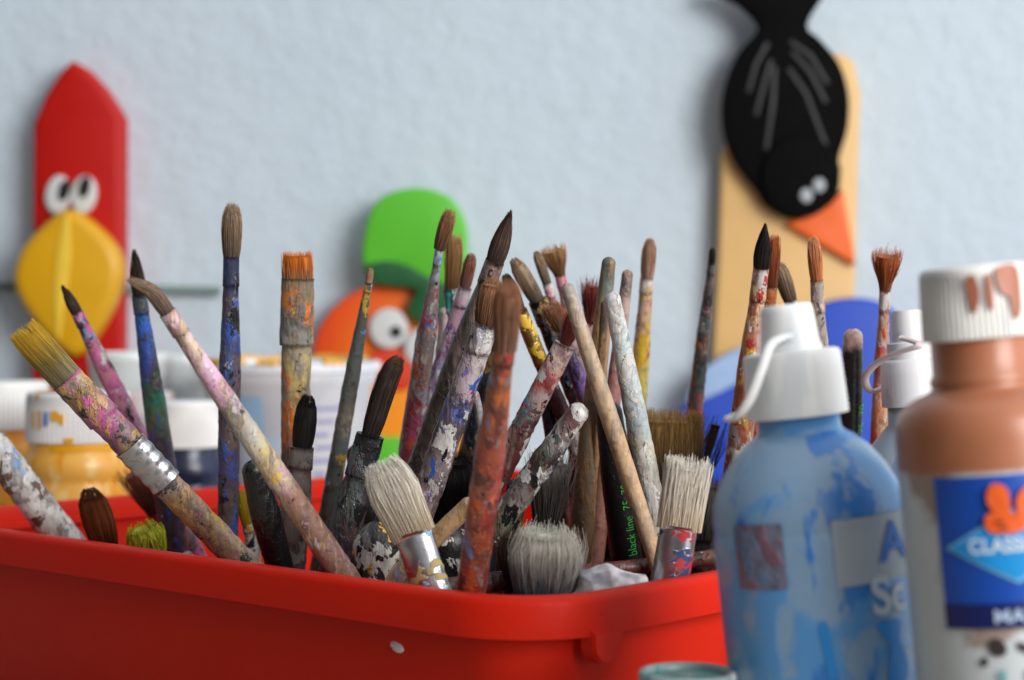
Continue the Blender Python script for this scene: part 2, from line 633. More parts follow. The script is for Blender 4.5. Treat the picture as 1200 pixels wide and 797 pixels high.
# ------------------------------------------------------------------ setting
WALLY = 1.95
k = NT('rough plaster')
v = k.coord(1.0)
n1 = k.noise(v, 38, 5, 0.6); n2 = k.noise(v, 150, 4, 0.6); n3 = k.noise(v, 3, 3)
wsc = k.step(k.noise(k.coord(6.6, (1, 1, 2.2)), 7, 6, .7), .58, .72)
wc = k.mix(n3, lin((188, 203, 215)), lin((202, 214, 223)))
k.l(k.mix(k.math('MULTIPLY', wsc, .22), wc, lin((172, 184, 194))), k.b.inputs["Base Color"])
k.b.inputs["Roughness"].default_value = 0.85
k.bump(k.math('ADD', k.step(n1, 0.3, 0.7), k.math('MULTIPLY', n2, 0.35)), 0.30, 0.004)
bm = bmesh.new()
vs = [bm.verts.new(p) for p in ((-3, WALLY, -0.75), (3, WALLY, -0.75), (3, WALLY, 2.2), (-3, WALLY, 2.2))]
bm.faces.new(vs)
o = obj('wall', bm, k.m, None, False)
o['kind'] = 'structure'
k = NT('table laminate')
v = k.coord(2.0)
k.l(k.mix(k.noise(v, 12, 4), lin((150, 140, 128)), lin((172, 162, 150))), k.b.inputs["Base Color"])
bm = bmesh.new()
bmesh.ops.create_cube(bm, size=1.0)
bmesh.ops.scale(bm, vec=(2.4, 1.7, 0.03), verts=bm.verts)
bmesh.ops.translate(bm, vec=(0.1, WALLY - 0.88, TABLE - 0.015), verts=bm.verts)
o = obj('table_top', bm, k.m, None, False)
o['kind'] = 'structure'

# ------------------------------------------------------------------ wall figures
FIG = WALLY - 0.035
def part_plate(name, poly, Yf, thick, mat, root, bevel=0.0015, part=None):
    o = obj(name, plate(poly, Yf, thick, bevel), mat, root)
    auto_sharp(o, 40)
    if part is not None: o.parent = part
    return o

m_red = plain('red varnish', (182, 18, 9), 0.5, var=0.12, scale=20, spec=.25)
m_yel = plain('yellow varnish', (218, 162, 8), 0.4, var=0.08, scale=25)
m_white = plain('white paint', (208, 209, 208), 0.5, var=0.04)
m_black = plain('black paint', (14, 14, 16), 0.55, var=0.2)
k = NT('orange varnish')
tc = k.n("ShaderNodeTexCoord"); vl = k.n("ShaderNodeVectorMath", operation='DISTANCE')
k.l(tc.outputs["Object"], vl.inputs[0])
vl.inputs[1].default_value = Q(490, 430, FIG) - Q(460, 520, FIG)
k.l(k.ramp(k.math('ADD', k.math('MULTIPLY', vl.outputs["Value"], 8.5), k.math('MULTIPLY', k.noise(k.coord(3.3), 30, 2), .1)), [(0, lin((238, 130, 16))), (.5, lin((238, 118, 14))), (.8, lin((232, 84, 12))), (1, lin((222, 62, 12)))]), k.b.inputs["Base Color"])
k.b.inputs["Roughness"].default_value = .45
m_org = k.m
m_lime = plain('lime green varnish', (88, 186, 42), 0.45, var=0.1, scale=16)
m_dgreen = plain('dark green varnish', (18, 84, 40), 0.45, var=0.15, scale=16)
m_crow = plain('matt black paint', (5, 5, 6), 0.75, var=0.3, spec=0.08)
m_grey = plain('grey paint', (44, 45, 49), 0.6)
m_pine = plain('pale wood', (222, 180, 116), 0.5, var=0.12, scale=22)
m_blue = plain('ultramarine paint', (10, 66, 184), 0.55, var=0.15, scale=18)
m_pale = plain('pale blue paint', (150, 178, 216), 0.6, var=0.25, scale=110, bump=0.4)

# picket bird
c = Q(90, 420, FIG)
r = thing('wooden_bird', 'red wooden picket bird with bulging white eyes and fat yellow beak on the wall', 'wall decoration', c)
picket = [(38, 146), (52, 112), (70, 84), (84, 70), (98, 78), (120, 102), (141, 136), (140, 470), (36, 470)]
part_plate('picket_board', picket, FIG - 0.005, 0.040, m_red, r, 0.006)
beak = smooth_poly([(78, 245), (110, 264), (134, 292), (140, 322), (128, 362), (104, 402), (84, 418), (60, 402), (30, 366), (14, 330), (22, 294), (48, 264)])
b_ = part_plate('beak', beak, FIG - 0.035, 0.03, m_yel, r, 0.012)
part_plate('beak_ridge_highlight', smooth_poly([(78, 250), (82, 300), (74, 360), (68, 400), (64, 360), (66, 300)]), FIG - 0.0365, 0.004, plain('light yellow varnish', (234, 196, 62), .4), r, 0.001, b_)  # highlight along the beak's bulge, painted as a lighter yellow strip
for ex, px_, py_ in ((67, 75, 223), (97, 99, 219)):
    e = part_plate('eye', circle_poly(ex, 228, 15, 23, 0.15), FIG - 0.012, 0.01, m_white, r, 0.003)
    part_plate('pupil', circle_poly(px_, py_, 6.5, 13, 0.25), FIG - 0.0135, 0.002, m_black, r, 0.0004, e)
# wall rod
bm = bmesh.new()
tube(bm, [Q(-80, 334, WALLY - 0.01), Q(258, 341, WALLY - 0.01)], [0.0042, 0.0042], 14)
o = obj('wall_rod', bm, plain('grey green metal', (104, 122, 116), 0.5))
o['label'] = 'thin grey green horizontal rod on the wall behind the picket bird'
o['category'] = 'rod'
# orange figure with green cap
c = Q(460, 520, FIG)
r = thing('wooden_fruit_figure', 'round orange wooden face with big eyes wearing a lime green cap', 'wall decoration', c)
part_plate('orange_face', circle_poly(462, 422, 97, 92), FIG, 0.016, m_org, r, 0.004)
part_plate('body', smooth_poly([(432, 452), (480, 448), (530, 455), (556, 490), (556, 560), (520, 575), (440, 575), (425, 520)]), FIG - 0.006, 0.014, plain('amber varnish', (244, 146, 20), .45, var=.1, scale=20), r, 0.004)
part_plate('cap_crown', smooth_poly([(427, 312), (428, 268), (440, 238), (466, 223), (500, 221), (530, 234), (546, 262), (548, 300), (546, 345), (510, 335), (470, 312)]), FIG - 0.012, 0.014, m_lime, r, 0.004)
part_plate('cap_brim', smooth_poly([(427, 314), (448, 306), (474, 310), (504, 326), (546, 344), (548, 372), (514, 374), (498, 380), (482, 372), (478, 358), (488, 340), (462, 336), (440, 332)]), FIG - 0.016, 0.012, m_dgreen, r, 0.002)
for ex, ey, px_, py_ in ((455, 385, 464, 389), (496, 408, 503, 411)):
    e = part_plate('eye', circle_poly(ex, ey, 23, 24), FIG - 0.012, 0.012, m_white, r, 0.003)
    part_plate('pupil', circle_poly(px_, py_, 7), FIG - 0.0135, 0.002, m_black, r, 0.0004, e)
mo = part_plate('mouth', smooth_poly([(432, 416), (455, 410), (480, 418), (488, 436), (478, 456), (450, 456), (434, 440)]), FIG - 0.009, 0.01, plain('vermilion paint', (214, 56, 18), .45), r, 0.002)
part_plate('teeth', smooth_poly([(434, 424), (440, 422), (446, 428), (442, 438), (435, 436)]), FIG - 0.0105, 0.003, m_white, r, 0.0004, mo)
part_plate('grass_tuft', smooth_poly([(436, 520), (455, 512), (476, 520), (486, 580), (430, 580)]), FIG - 0.010, 0.010, m_lime, r, 0.002)
# crow on its board
c = Q(920, 440, FIG)
r = thing('wooden_crow', 'black wooden crow hanging head down with orange beak on a pale board', 'wall decoration', c)
part_plate('backing_board', [(856, 160), (905, 72), (985, 62), (1001, 72), (1009, 110), (1006, 200), (1002, 345), (1000, 480), (833, 480), (836, 410), (842, 300), (846, 180)], FIG + 0.006, 0.018, m_pine, r, 0.004)
cb = part_plate('body', smooth_poly([(836, -20), (868, 4), (886, 22), (888, 36), (866, 62), (850, 104), (849, 150), (862, 188), (888, 222), (900, 240), (925, 254), (952, 250), (980, 232), (986, 200), (984, 185), (994, 150), (995, 110), (984, 74), (962, 46), (948, 34), (950, 20), (966, -6), (972, -30)]), FIG - 0.014, 0.02, m_crow, r, 0.004)
hd = part_plate('head', circle_poly(938, 206, 47, 49), FIG - 0.019, 0.012, m_crow, r, 0.004)
for ex, ey in ((945, 229), (960, 217)):
    part_plate('eye', circle_poly(ex, ey, 7.5, 8.5), FIG - 0.0205, 0.003, plain('eye white', (160, 165, 170), .5), r, 0.001, hd)
part_plate('beak', [(922, 262), (950, 252), (972, 240), (988, 222), (1003, 310)], FIG - 0.006, 0.012, plain('orange beak paint', (236, 98, 8), .45), r, 0.002)
def streak(pts, w0=4):
    L_, R_ = [], []
    for i, (x, y) in enumerate(pts):
        a = pts[max(i - 1, 0)]; b = pts[min(i + 1, len(pts) - 1)]
        dx, dy = b[0] - a[0], b[1] - a[1]
        q = math.hypot(dx, dy)
        L_.append((x - dy / q * w0, y + dx / q * w0)); R_.append((x + dy / q * w0, y - dx / q * w0))
    return L_ + R_[::-1]
for pts in ([(900, 50), (886, 75), (877, 108)], [(904, 70), (895, 100), (886, 135)], [(908, 78), (906, 120), (898, 175)], [(928, 60), (950, 85), (968, 120)], [(924, 80), (945, 110), (958, 145), (968, 170)], [(926, 48), (950, 65), (970, 98)]):
    part_plate('wing_stroke', streak(pts, 2.4), FIG - 0.0152, 0.002, m_grey, r, 0.0004, cb)
# blue figure
c = Q(950, 560, FIG)
r = thing('wooden_blue_figure', 'ultramarine blue rounded wooden shape below the pale crow board', 'wall decoration', c)
part_plate('blue_board', smooth_poly([(792, 500), (808, 470), (842, 452), (884, 432), (912, 404), (940, 374), (968, 355), (1000, 349), (1032, 354), (1056, 372), (1072, 410), (1078, 470), (1076, 600), (930, 620), (800, 600)]), FIG - 0.010, 0.014, m_blue, r, 0.004)
part_plate('pale_trim', smooth_poly([(806, 474), (812, 450), (832, 428), (858, 412), (884, 404), (900, 412), (884, 436), (852, 456), (826, 468)]), FIG - 0.016, 0.012, m_pale, r, 0.004)

# ------------------------------------------------------------------ jars, bucket and cups behind the box
def curved_patch(base, axis, R_, h0, h1, a0, a1, n=14, rfun=None, off=0.0006):
    """patch on the side of a round body, angles in radians from the camera-facing side, positive to the right"""
    bm = bmesh.new()
    a, b = frame(axis)
    if b.y > 0: b = -b
    rows = []
    for hh in (h0, (h0 + h1) / 2, h1):
        r_ = (rfun(hh) if rfun else R_) + off
        rows.append([bm.verts.new(base + axis * hh + (a * math.sin(a0 + (a1 - a0) * i / n) + b * math.cos(a0 + (a1 - a0) * i / n)) * r_) for i in range(n + 1)])
    for r0, r1 in zip(rows, rows[1:]):
        for i in range(n):
            bm.faces.new((r0[i], r0[i + 1], r1[i + 1], r1[i]))
    bmesh.ops.recalc_face_normals(bm, faces=bm.faces)
    return bm

UPZ = Vector((0, 0, 1))
def jar(label, cx, capw, ytop, ybot, Y, bodyw, mats, lid_paint=None, cut=None, name='paint_jar', ribs=0.965):
    pxm = Y / F
    base = Q(cx, ytop, Y); base.z = TABLE
    zt = Q(cx, ytop, Y).z - TABLE
    zb = Q(cx, ybot, Y).z - TABLE
    rt = thing(name, label, 'paint jar', base)
    R_ = capw / 2 * pxm; RB = bodyw / 2 * pxm
    bm = bmesh.new()
    lathe(bm, [(RB * .93, 0), (RB, 0.004), (RB, zb - 0.032), (RB * .975, zb - 0.030), (RB * .975, zb - 0.026), (RB * 1.0, zb - 0.024), (RB * .99, zb - 0.012), (RB * .90, zb - 0.008), (RB * .9, zb + 0.004)], base, UPZ, 64)
    o = obj('body', bm, mats[0], rt); auto_sharp(o, 50)
    bm = bmesh.new()
    rb = {i: ribs for i in (1, 2, 3)}
    lathe(bm, [(R_ * 0.9, zb), (R_, zb), (R_ * 1.0, zb + 0.5 * (zt - zb)), (R_ * .985, zt - 0.004), (R_ * .965, zt - 0.0012), (R_ * .93, zt)], base, UPZ, 132, rb)
    o = obj('lid', bm, mats[1], rt); auto_sharp(o, 60)
    if lid_paint:
        bm = bmesh.new()
        pts = smooth_poly([(R_ * a * math.cos(t), R_ * a * math.sin(t)) for a, t in ((.8, 3.4), (.86, 3.9), (.7, 4.4), (.84, 4.8), (.6, 5.3), (.3, 5.0), (.2, 4.2), (.45, 3.5))], 5)
        vs = [bm.verts.new(base + Vector((x, y, zt + 0.0008))) for x, y in pts]
        f = bm.faces.new(vs)
        bmesh.ops.recalc_face_normals(bm, faces=bm.faces)
        obj('paint_smear', bm, lid_paint, rt)
    return rt, base, R_, zt, zb

def drippy(name, base_c, spl, rough=0.4):
    """plastic with soft stains and harder smears, no grain"""
    _seed[0] += 1
    k = NT(name)
    v = k.coord(_seed[0] * .41)
    L = lin(base_c)
    f = k.noise(v, 55, 3)
    colr = k.mix(f, tuple(x * .93 for x in L[:3]) + (1,), L)
    for i, (c, th, sc_) in enumerate(spl):
        v2 = k.coord(_seed[0] * .41 + 2.3 * (i + 1), (1, 1, .55))
        colr = k.mix(k.step(k.noise(v2, sc_ * .6, 3, .55, .3), th, th + .035), colr, lin(c))
    k.l(colr, k.b.inputs["Base Color"])
    k.l(k.math('ADD', k.math('MULTIPLY', f, .16), rough - .08), k.b.inputs["Roughness"])
    return k.m
m_lidw = drippy('white jar lid', (238, 238, 236), [((224, 170, 60), .70, 120)], .45)
m_lidy = drippy('white jar lid with drips', (240, 240, 238), [((224, 166, 50), .66, 130), ((70, 120, 190), .74, 130)], .45)
m_ybody = drippy('yellow paint in clear jar', (248, 184, 82), [((236, 156, 18), .52, 60), ((250, 206, 128), .56, 90)], .3)
m_obody = drippy('amber paint in clear jar', (248, 176, 50), [((236, 148, 14), .52, 60)], .3)
m_nbody = drippy('navy paint in clear jar', (38, 50, 78), [((26, 34, 58), .5, 70), ((70, 82, 110), .66, 80)], .25)
m_pbody = drippy('pale jar', (206, 192, 190), [((226, 214, 208), .55, 70)], .4)
m_lidp = drippy('pinkish lid', (214, 204, 204), [((226, 196, 186), .6, 100)], .45)
m_ysm = plain('yellow smear', (244, 176, 20), .4)
jar('amber paint jar with clean white ribbed lid at the far left edge', -2, 118, 447, 501, 1.50, 122, (m_obody, m_lidw))
_yj = jar('yellow paint jar with paint smeared on its white ribbed lid', 92, 122, 459, 516, 1.40, 128, (m_ybody, m_lidy), m_ysm)
yj = _yj
obj('paint_smear', curved_patch(yj[1], UPZ, yj[2], yj[4] - .006, yj[4] - .001, -.35, .95, off=-.0016), m_ysm, yj[0])
for a0_, a1_, z0_, z1_ in ((-.78, -.70, .3, .62), (-.60, -.55, .28, .66), (-.30, -.16, .45, .66), (-.14, -.04, .38, .6), (-.05, .12, .02, .12)):
    hgt = yj[3] - yj[4]
    obj('paint_smear', curved_patch(yj[1], UPZ, yj[2], yj[4] + hgt * z0_, yj[4] + hgt * z1_, a0_, a1_, 4, off=.0005), m_ysm, yj[0])
obj('paint_smear', curved_patch(yj[1], UPZ, yj[2], yj[4] + .35 * hgt, yj[4] + .64 * hgt, -.46, -.38, 4, off=.0005), plain('blue smear', (60, 120, 200), .4), yj[0])
jar('dark navy paint jar with white lid behind the blue green banded brush', 216, 84, 470, 523, 1.52, 88, (m_nbody, m_lidw))
jar('pale pinkish jar half hidden behind the pink thin brush', 168, 70, 459, 515, 1.62, 72, (m_pbody, m_lidp))

def pot(name, label, cat, cx, ytop, Y, w_top, taper, mat, rim=0.003):
    pxm = Y / F
    base = Q(cx, ytop, Y); zt = base.z - TABLE; base.z = TABLE
    R_ = w_top / 2 * pxm
    rt = thing(name, label, cat, base)
    bm = bmesh.new()
    rb = R_ - taper
    def rr(z): return rb + (R_ - rb) * z / zt
    lathe(bm, [(rb * .95, 0), (rb, .003), (rr(zt - .022), zt - .022), (rr(zt - .021) + rim * .8, zt - .020), (rr(zt) + rim * .8, zt - .009), (rr(zt) + rim * 1.6, zt - .008), (rr(zt) + rim * 1.7, zt - .001), (rr(zt) + rim * 1.2, zt),
               (rr(zt) - .001, zt), (rr(zt) - .002, zt - .003), (rb - .003, 0.006)], base, UPZ, 72)
    o = obj('body', bm, mat, rt); auto_sharp(o, 50)
    return rt, base, R_, zt, rr

m_tub = drippy('white tub plastic', (232, 235, 240), [((218, 224, 232), .5, 40)], .4)
rt, base, R_, zt, rr = pot('paint_tub', 'large white plastic tub with yellow paint along its rim', 'tub', 337, 423, 1.66, 206, 0.030, m_tub)
m_lbl = plain('light blue print', (150, 186, 216), .5)
obj('print_panel', curved_patch(base, UPZ, R_, zt - .060, zt - .028, -0.52, -0.18, rfun=rr), m_lbl, rt)
obj('print_panel', curved_patch(base, UPZ, R_, zt - .12, zt - .062, -0.50, 0.0, rfun=rr), plain('pale blue print', (178, 200, 222), .5), rt)
m_vio = plain('violet print', (150, 150, 190), .5)
for i in range(6):
    obj('print_line', curved_patch(base, UPZ, R_, zt - .040 - .011 * i, zt - .0365 - .011 * i, 0.42 + .05 * (i % 2), 0.78 - 0.07 * (i % 3), rfun=rr), m_vio, rt)
# yellow paint caked on the rim
a_, b_ = RT, Vector((0, -1, 0))
m_och = plain('ochre paint', (224, 168, 62), .45)
for t0, t1 in ((-1.35, -0.35), (-0.2, 0.25), (0.5, 0.75), (2.2, 3.9)):
    pts = [base + Vector((0, 0, zt + .0004)) + (a_ * math.sin(t0 + (t1 - t0) * i / 12) + b_ * math.cos(t0 + (t1 - t0) * i / 12)) * (R_ + .0025) for i in range(13)]
    bm = bmesh.new()
    tube(bm, pts, [.0034 * (0.6 + .8 * random.Random(i + int(t0 * 10)).random()) for i in range(13)], 8)
    obj('dried_paint', bm, m_och, rt)
m_cup = drippy('translucent cup', (222, 230, 230), [((110, 168, 150), .66, 60), ((214, 220, 220), .55, 50)], .35)
pot('plastic_cup', 'translucent plastic cup with green print behind the pink brush', 'cup', 150, 413, 1.70, 88, 0.010, m_cup, 0.001)
pot('plastic_cup', 'plain greyish white cup between the green printed cup and the tub', 'cup', 212, 416, 1.76, 52, 0.006, drippy('grey white cup', (224, 228, 228), [((212, 216, 216), .5, 60)], .4), 0.001)

# ------------------------------------------------------------------ the red box
k = NT('red box plastic')
v = k.coord(4.0)
n1 = k.noise(v, 9, 3); n2 = k.noise(v, 300, 3); n3 = k.noise(v, 70, 5, .7)
colr = k.mix(n1, lin((200, 31, 11)), lin((210, 37, 15)))
colr = k.mix(k.step(n3, .66, .74), colr, lin((186, 20, 10)))
sv = k.coord(5.5, (6, 6, 90))
sc1 = k.step(k.noise(sv, 9, 5, .75), .69, .75)
sv2 = k.coord(8.5, (70, 70, 9))
sc2 = k.step(k.noise(sv2, 8, 5, .75), .72, .77)
scf = k.math('MULTIPLY', k.math('MAXIMUM', sc1, sc2), .35)
colr = k.mix(scf, colr, lin((226, 120, 100)))
k.l(colr, k.b.inputs["Base Color"])
k.l(k.math('ADD', k.math('MULTIPLY', n3, .25), .36), k.b.inputs["Roughness"])
k.b.inputs['Specular IOR Level'].default_value = 0.14
k.bump(n2, 0.08, 0.0006)
m_box = k.m
bc = E1 * ((B1 + B2) / 2) + E2 * ((C1 + C2) / 2)
box = thing('storage_box', 'large red plastic storage box full of paintbrushes', 'box', Vector((bc.x, bc.y, TABLE)))

def round_rect(off, rad, n=12):
    a0, a1, c0, c1 = B1 - off, B2 + off, C1 - off, C2 + off
    pts = []
    for (ca, cb, st) in ((a1 - rad, c1 - rad, 0), (a0 + rad, c1 - rad, 90), (a0 + rad, c0 + rad, 180), (a1 - rad, c0 + rad, 270)):
        for i in range(n + 1):
            t = math.radians(st + 90 * i / n)
            pts.append(E1 * (ca + rad * math.cos(t)) + E2 * (cb + rad * math.sin(t)))
    return pts

def ring_sweep(prof, closed, rad=0.052):
    bm = bmesh.new()
    rings = [[bm.verts.new(p + Vector((0, 0, z))) for p in round_rect(off, max(0.01, rad + off))] for off, z in prof]
    m = len(rings)
    for i in range(m if closed else m - 1):
        r0, r1 = rings[i], rings[(i + 1) % m]
        n = len(r0)
        for s in range(n):
            bm.faces.new((r0[s], r0[(s + 1) % n], r1[(s + 1) % n], r1[s]))
    return bm, rings
# rim lip: a hanging skirt with a rounded top and an inner step
bm, _ = ring_sweep([(-.0015, RIMZ - .0195), (0, RIMZ - .019), (.0010, RIMZ - .004), (0, RIMZ - .0014), (-.002, RIMZ - .0002), (-.005, RIMZ),
                    (-.0105, RIMZ - .0006), (-.0125, RIMZ - .003), (-.013, RIMZ - .009), (-.0175, RIMZ - .0105), (-.018, RIMZ - .014), (-.0045, RIMZ - .012), (-.0035, RIMZ - .0195)], True)
bmesh.ops.recalc_face_normals(bm, faces=bm.faces)
o = obj('rim', bm, m_box, box); auto_sharp(o, 50)
# tub walls
zz = TABLE + .001
bm, rings = ring_sweep([(-.0105, RIMZ - .0105), (-.0108, RIMZ - .020), (-.034, zz + .006), (-.040, zz), ], False)
r_in = [[bm.verts.new(p + Vector((0, 0, z))) for p in round_rect(off, max(0.01, .052 + off))] for off, z in ((-.0135, RIMZ - .0112), (-.0138, RIMZ - .022), (-.037, FLOORZ), )]
seq = [rings[0]] + r_in
for r0, r1 in zip(seq, seq[1:]):
    n = len(r0)
    for s in range(n): bm.faces.new((r0[s], r0[(s + 1) % n], r1[(s + 1) % n], r1[s]))
bm.faces.new(rings[-1]); bm.faces.new(r_in[-1])
bmesh.ops.recalc_face_normals(bm, faces=bm.faces)
o = obj('tub', bm, m_box, box); auto_sharp(o, 50)
# rounded tab under the rim on the right side
bm = bmesh.new()
cc = E2 * 0.668 + E1 * (B1 - .0004)
outl = [(-.0105, .003)] + [(.0105 * math.cos(t), -.0035 - .0095 * math.sin(t)) for t in [math.pi - math.pi * i / 14 for i in range(15)]] + [(.0105, .003)]
f_ = [bm.verts.new(cc + E2 * x + Vector((0, 0, RIMZ - .0195 + z))) for x, z in outl]
g_ = [bm.verts.new(vv.co + E1 * .008) for vv in f_]
bm.faces.new(f_); bm.faces.new(g_[::-1])
n = len(f_)
for i in range(n): bm.faces.new((f_[i], f_[(i + 1) % n], g_[(i + 1) % n], g_[i]))
bmesh.ops.recalc_face_normals(bm, faces=bm.faces)
bmesh.ops.bevel(bm, geom=[e for e in bm.edges if all(vv in f_ for vv in e.verts)], offset=.001, segments=2, affect='EDGES')
o = obj('rim_tab', bm, m_box, box); auto_sharp(o, 45)
# dried white drop on the front
def on_front(px, py, off):
    v_ = P(px, py, 1) - CAM
    tgt = C1 - off
    t = tgt / v_.dot(E2)
    return CAM + v_ * t
bm = bmesh.new()
bmesh.ops.create_icosphere(bm, subdivisions=3, radius=1)
p0 = on_front(465, 758, -.0130)
for vv in bm.verts:
    x, y, z = vv.co
    x *= 1 + .2 * mnoise.noise(vv.co * 2)
    vv.co = p0 + E1 * (x * .0042 + z * .0012) - E2 * (y * .0013 - .0002) + Vector((0, 0, z * .0028))
obj('paint_drop', bm, plain('dried white paint', (220, 205, 205), .5), box)

# ------------------------------------------------------------------ hair colours
H_dark = hair_mat('dark brown hair', [(0, (40, 30, 26)), (.6, (66, 48, 38)), (1, (52, 42, 38))])
H_black = hair_mat('black hair', [(0, (22, 20, 20)), (1, (34, 30, 30))])
H_brown = hair_mat('brown hair', [(0, (178, 128, 90)), (.5, (140, 98, 70)), (1, (96, 70, 56))])
H_tan = hair_mat('tan hair', [(0, (186, 142, 92)), (.5, (150, 108, 66)), (1, (104, 74, 52))])
H_taupe = hair_mat('taupe hair', [(0, (170, 144, 116)), (.5, (140, 116, 94)), (1, (92, 78, 70))])
H_orange = hair_mat('orange stained hair', [(0, (226, 128, 40)), (.5, (204, 112, 44)), (1, (150, 116, 92))])
H_rust = hair_mat('rust hair', [(0, (190, 104, 60)), (.6, (164, 84, 46)), (1, (120, 74, 56))])
H_white = hair_mat('white hog hair', [(0, (238, 232, 220)), (.5, (230, 220, 202)), (1, (212, 192, 160))], var=.22)
H_grey = hair_mat('grey hog hair', [(0, (238, 234, 220)), (.4, (206, 203, 190)), (.72, (134, 138, 138)), (.9, (70, 96, 130)), (1, (84, 128, 168))], var=.4)
H_maroon = hair_mat('maroon hair', [(0, (150, 70, 58)), (.5, (116, 48, 44)), (1, (90, 50, 44))])
H_gold = hair_mat('golden brown hog hair', [(0, (176, 138, 76)), (.35, (140, 108, 62)), (.7, (96, 78, 52)), (1, (70, 60, 46))], var=.6)
H_yellow = hair_mat('yellow caked hair', [(0, (228, 184, 40)), (.3, (214, 170, 50)), (.6, (160, 138, 66)), (1, (150, 138, 120))], var=.6)
H_lime = hair_mat('yellow green foam', [(0, (186, 186, 46)), (1, (140, 150, 40))])
H_chest = hair_mat('chestnut glossy hair', [(0, (84, 46, 28)), (.5, (110, 62, 36)), (1, (70, 40, 28))], rough=.25)
H_beige = hair_mat('beige hair', [(0, (196, 152, 122)), (.5, (176, 136, 110)), (1, (190, 150, 132))])
H_pinkish = hair_mat('pinkish brown hair', [(0, (160, 110, 90)), (.5, (140, 92, 80)), (1, (130, 84, 84))])
H_salmon = hair_mat('salmon hair', [(0, (232, 160, 116)), (.5, (214, 134, 86)), (1, (196, 112, 62))])
M_silver = metal_mat('silver ferrule', (205, 205, 208))
M_silverp = metal_mat('paint flecked silver ferrule', (205, 205, 208), [(Yc, .66, 110), (GRc, .62, 140)])
M_white_f = metal_mat('silver ferrule with blue and ochre', (214, 214, 216), [((198, 176, 110), .58, 60), ((150, 190, 220), .64, 70)])
M_blue_f = metal_mat('silver ferrule with navy and red', (204, 206, 212), [((44, 62, 104), .54, 70), ((176, 40, 44), .64, 80)])
M_gold_f = metal_mat('brass ferrule', (214, 180, 110), [(Yc, .55, 90), (Kc, .62, 90)])

# ------------------------------------------------------------------ brushes, left group
stick('thick handle caked with white and brown paint poking up at the far left', (-40, 480), (76, 634), (1.10, 1.13), (32, 40, 42), [(0, (190, 200, 204)), (.45, (196, 196, 196)), (.75, (120, 96, 84)), (1, (150, 130, 122))], [(Wc, .50, 60), ((112, 84, 70), .58, 70), (LBc, .70, 70)], wob=.1)
brush('glossy chestnut oval brush tip just above the front rim, left', (104, 572), (124, 640), (136, 690), (1.08, 1.10), 'round', (40, 30, 26, 20), H_chest, [(0, GRc), (1, GRc)], [(BRc, .5, 80)], flat=.35, nstr=260, jag=.03, stray=.008, core=.92)
brush('fat brush with yellow caked bristles and crimped silver ferrule leaning left', (24, 384), (78, 444), (288, 664), (0.985, 1.03), 'flat', (40, 39, 36, 36), H_yellow,
      [(0, (148, 138, 122)), (.10, (128, 104, 112)), (.22, (176, 96, 142)), (.30, (120, 80, 100)), (.36, (168, 142, 76)), (.40, (160, 150, 140)), (.56, (150, 132, 112)), (.62, (162, 128, 88)), (1, (182, 160, 130))],
      [(Pc, .60, 62), (DGc, .60, 80), (Yc, .68, 70), ((196, 150, 110), .62, 60)], fl=64, flat=.62, nstr=420, jag=.07, stray=.012, maxlen=.4, wob=.10, crimps=(108, 172, 4, M_silverp))
brush('thin brush with pink and magenta splashed handle and dark pointed tip', (73, 335), (90, 366), (166, 520), (1.12, 1.15), 'point', (14, 14, 21, 26), H_dark,
      [(0, (150, 120, 118)), (.3, (190, 110, 130)), (.6, (216, 120, 168)), (.8, (200, 150, 170)), (1, (110, 96, 100))], [(Pc, .52, 75), (Wc, .62, 90), (DGc, .60, 90), (LBc, .70, 80)], fl=18, maxlen=.22)
brush('dark handled brush with blue and green paint bands, brown pointed tip', (157, 293), (163, 346), (206, 648), (1.10, 1.14), 'point', (17, 17, 27, 34), H_dark,
      [(0, (30, 110, 120)), (.14, (44, 92, 176)), (.24, (60, 70, 110)), (.30, (70, 56, 56)), (.40, (30, 108, 82)), (.47, (90, 90, 60)), (.55, (74, 58, 68)), (.68, (74, 60, 72)), (.78, (60, 44, 48)), (1, (66, 50, 46))], [(Bc, .64, 70), (DGc, .60, 80), (Gc, .68, 80)], fl=22)
brush('long pale pink brush leaning right with bent dark bristles', (149, 328), (196, 366), (404, 676), (0.89, 0.945), 'point', (20, 20, 28, 34), H_taupe,
      [(0, (196, 160, 164)), (.15, (216, 178, 196)), (.30, (206, 150, 184)), (.36, (120, 116, 104)), (.44, (186, 178, 160)), (.50, (206, 180, 110)), (.60, (200, 184, 160)), (.66, (150, 110, 92)), (.85, (134, 100, 90)), (1, (150, 118, 100))], [(Wc, .64, 60), (Yc, .72, 70), (OLc, .64, 70), (GRc, .66, 60)], fl=30, mid=(176, 340), maxlen=.35, patch=.26)
brush('upright navy blue brush with pale brown round bristles', (272, 238), (271, 300), (267, 634), (1.03, 1.07), 'round', (24, 18, 27, 25), H_taupe,
      [(0, (44, 50, 76)), (.16, (40, 52, 92)), (.26, (52, 92, 180)), (.31, (54, 62, 110)), (.36, (92, 78, 84)), (.55, (96, 74, 84)), (.75, (84, 70, 72)), (1, (104, 92, 84))], [(Kc, .58, 80), (Bc, .64, 60), (GRc, .66, 90), (Wc, .74, 120)], fl=36, flat=.8)
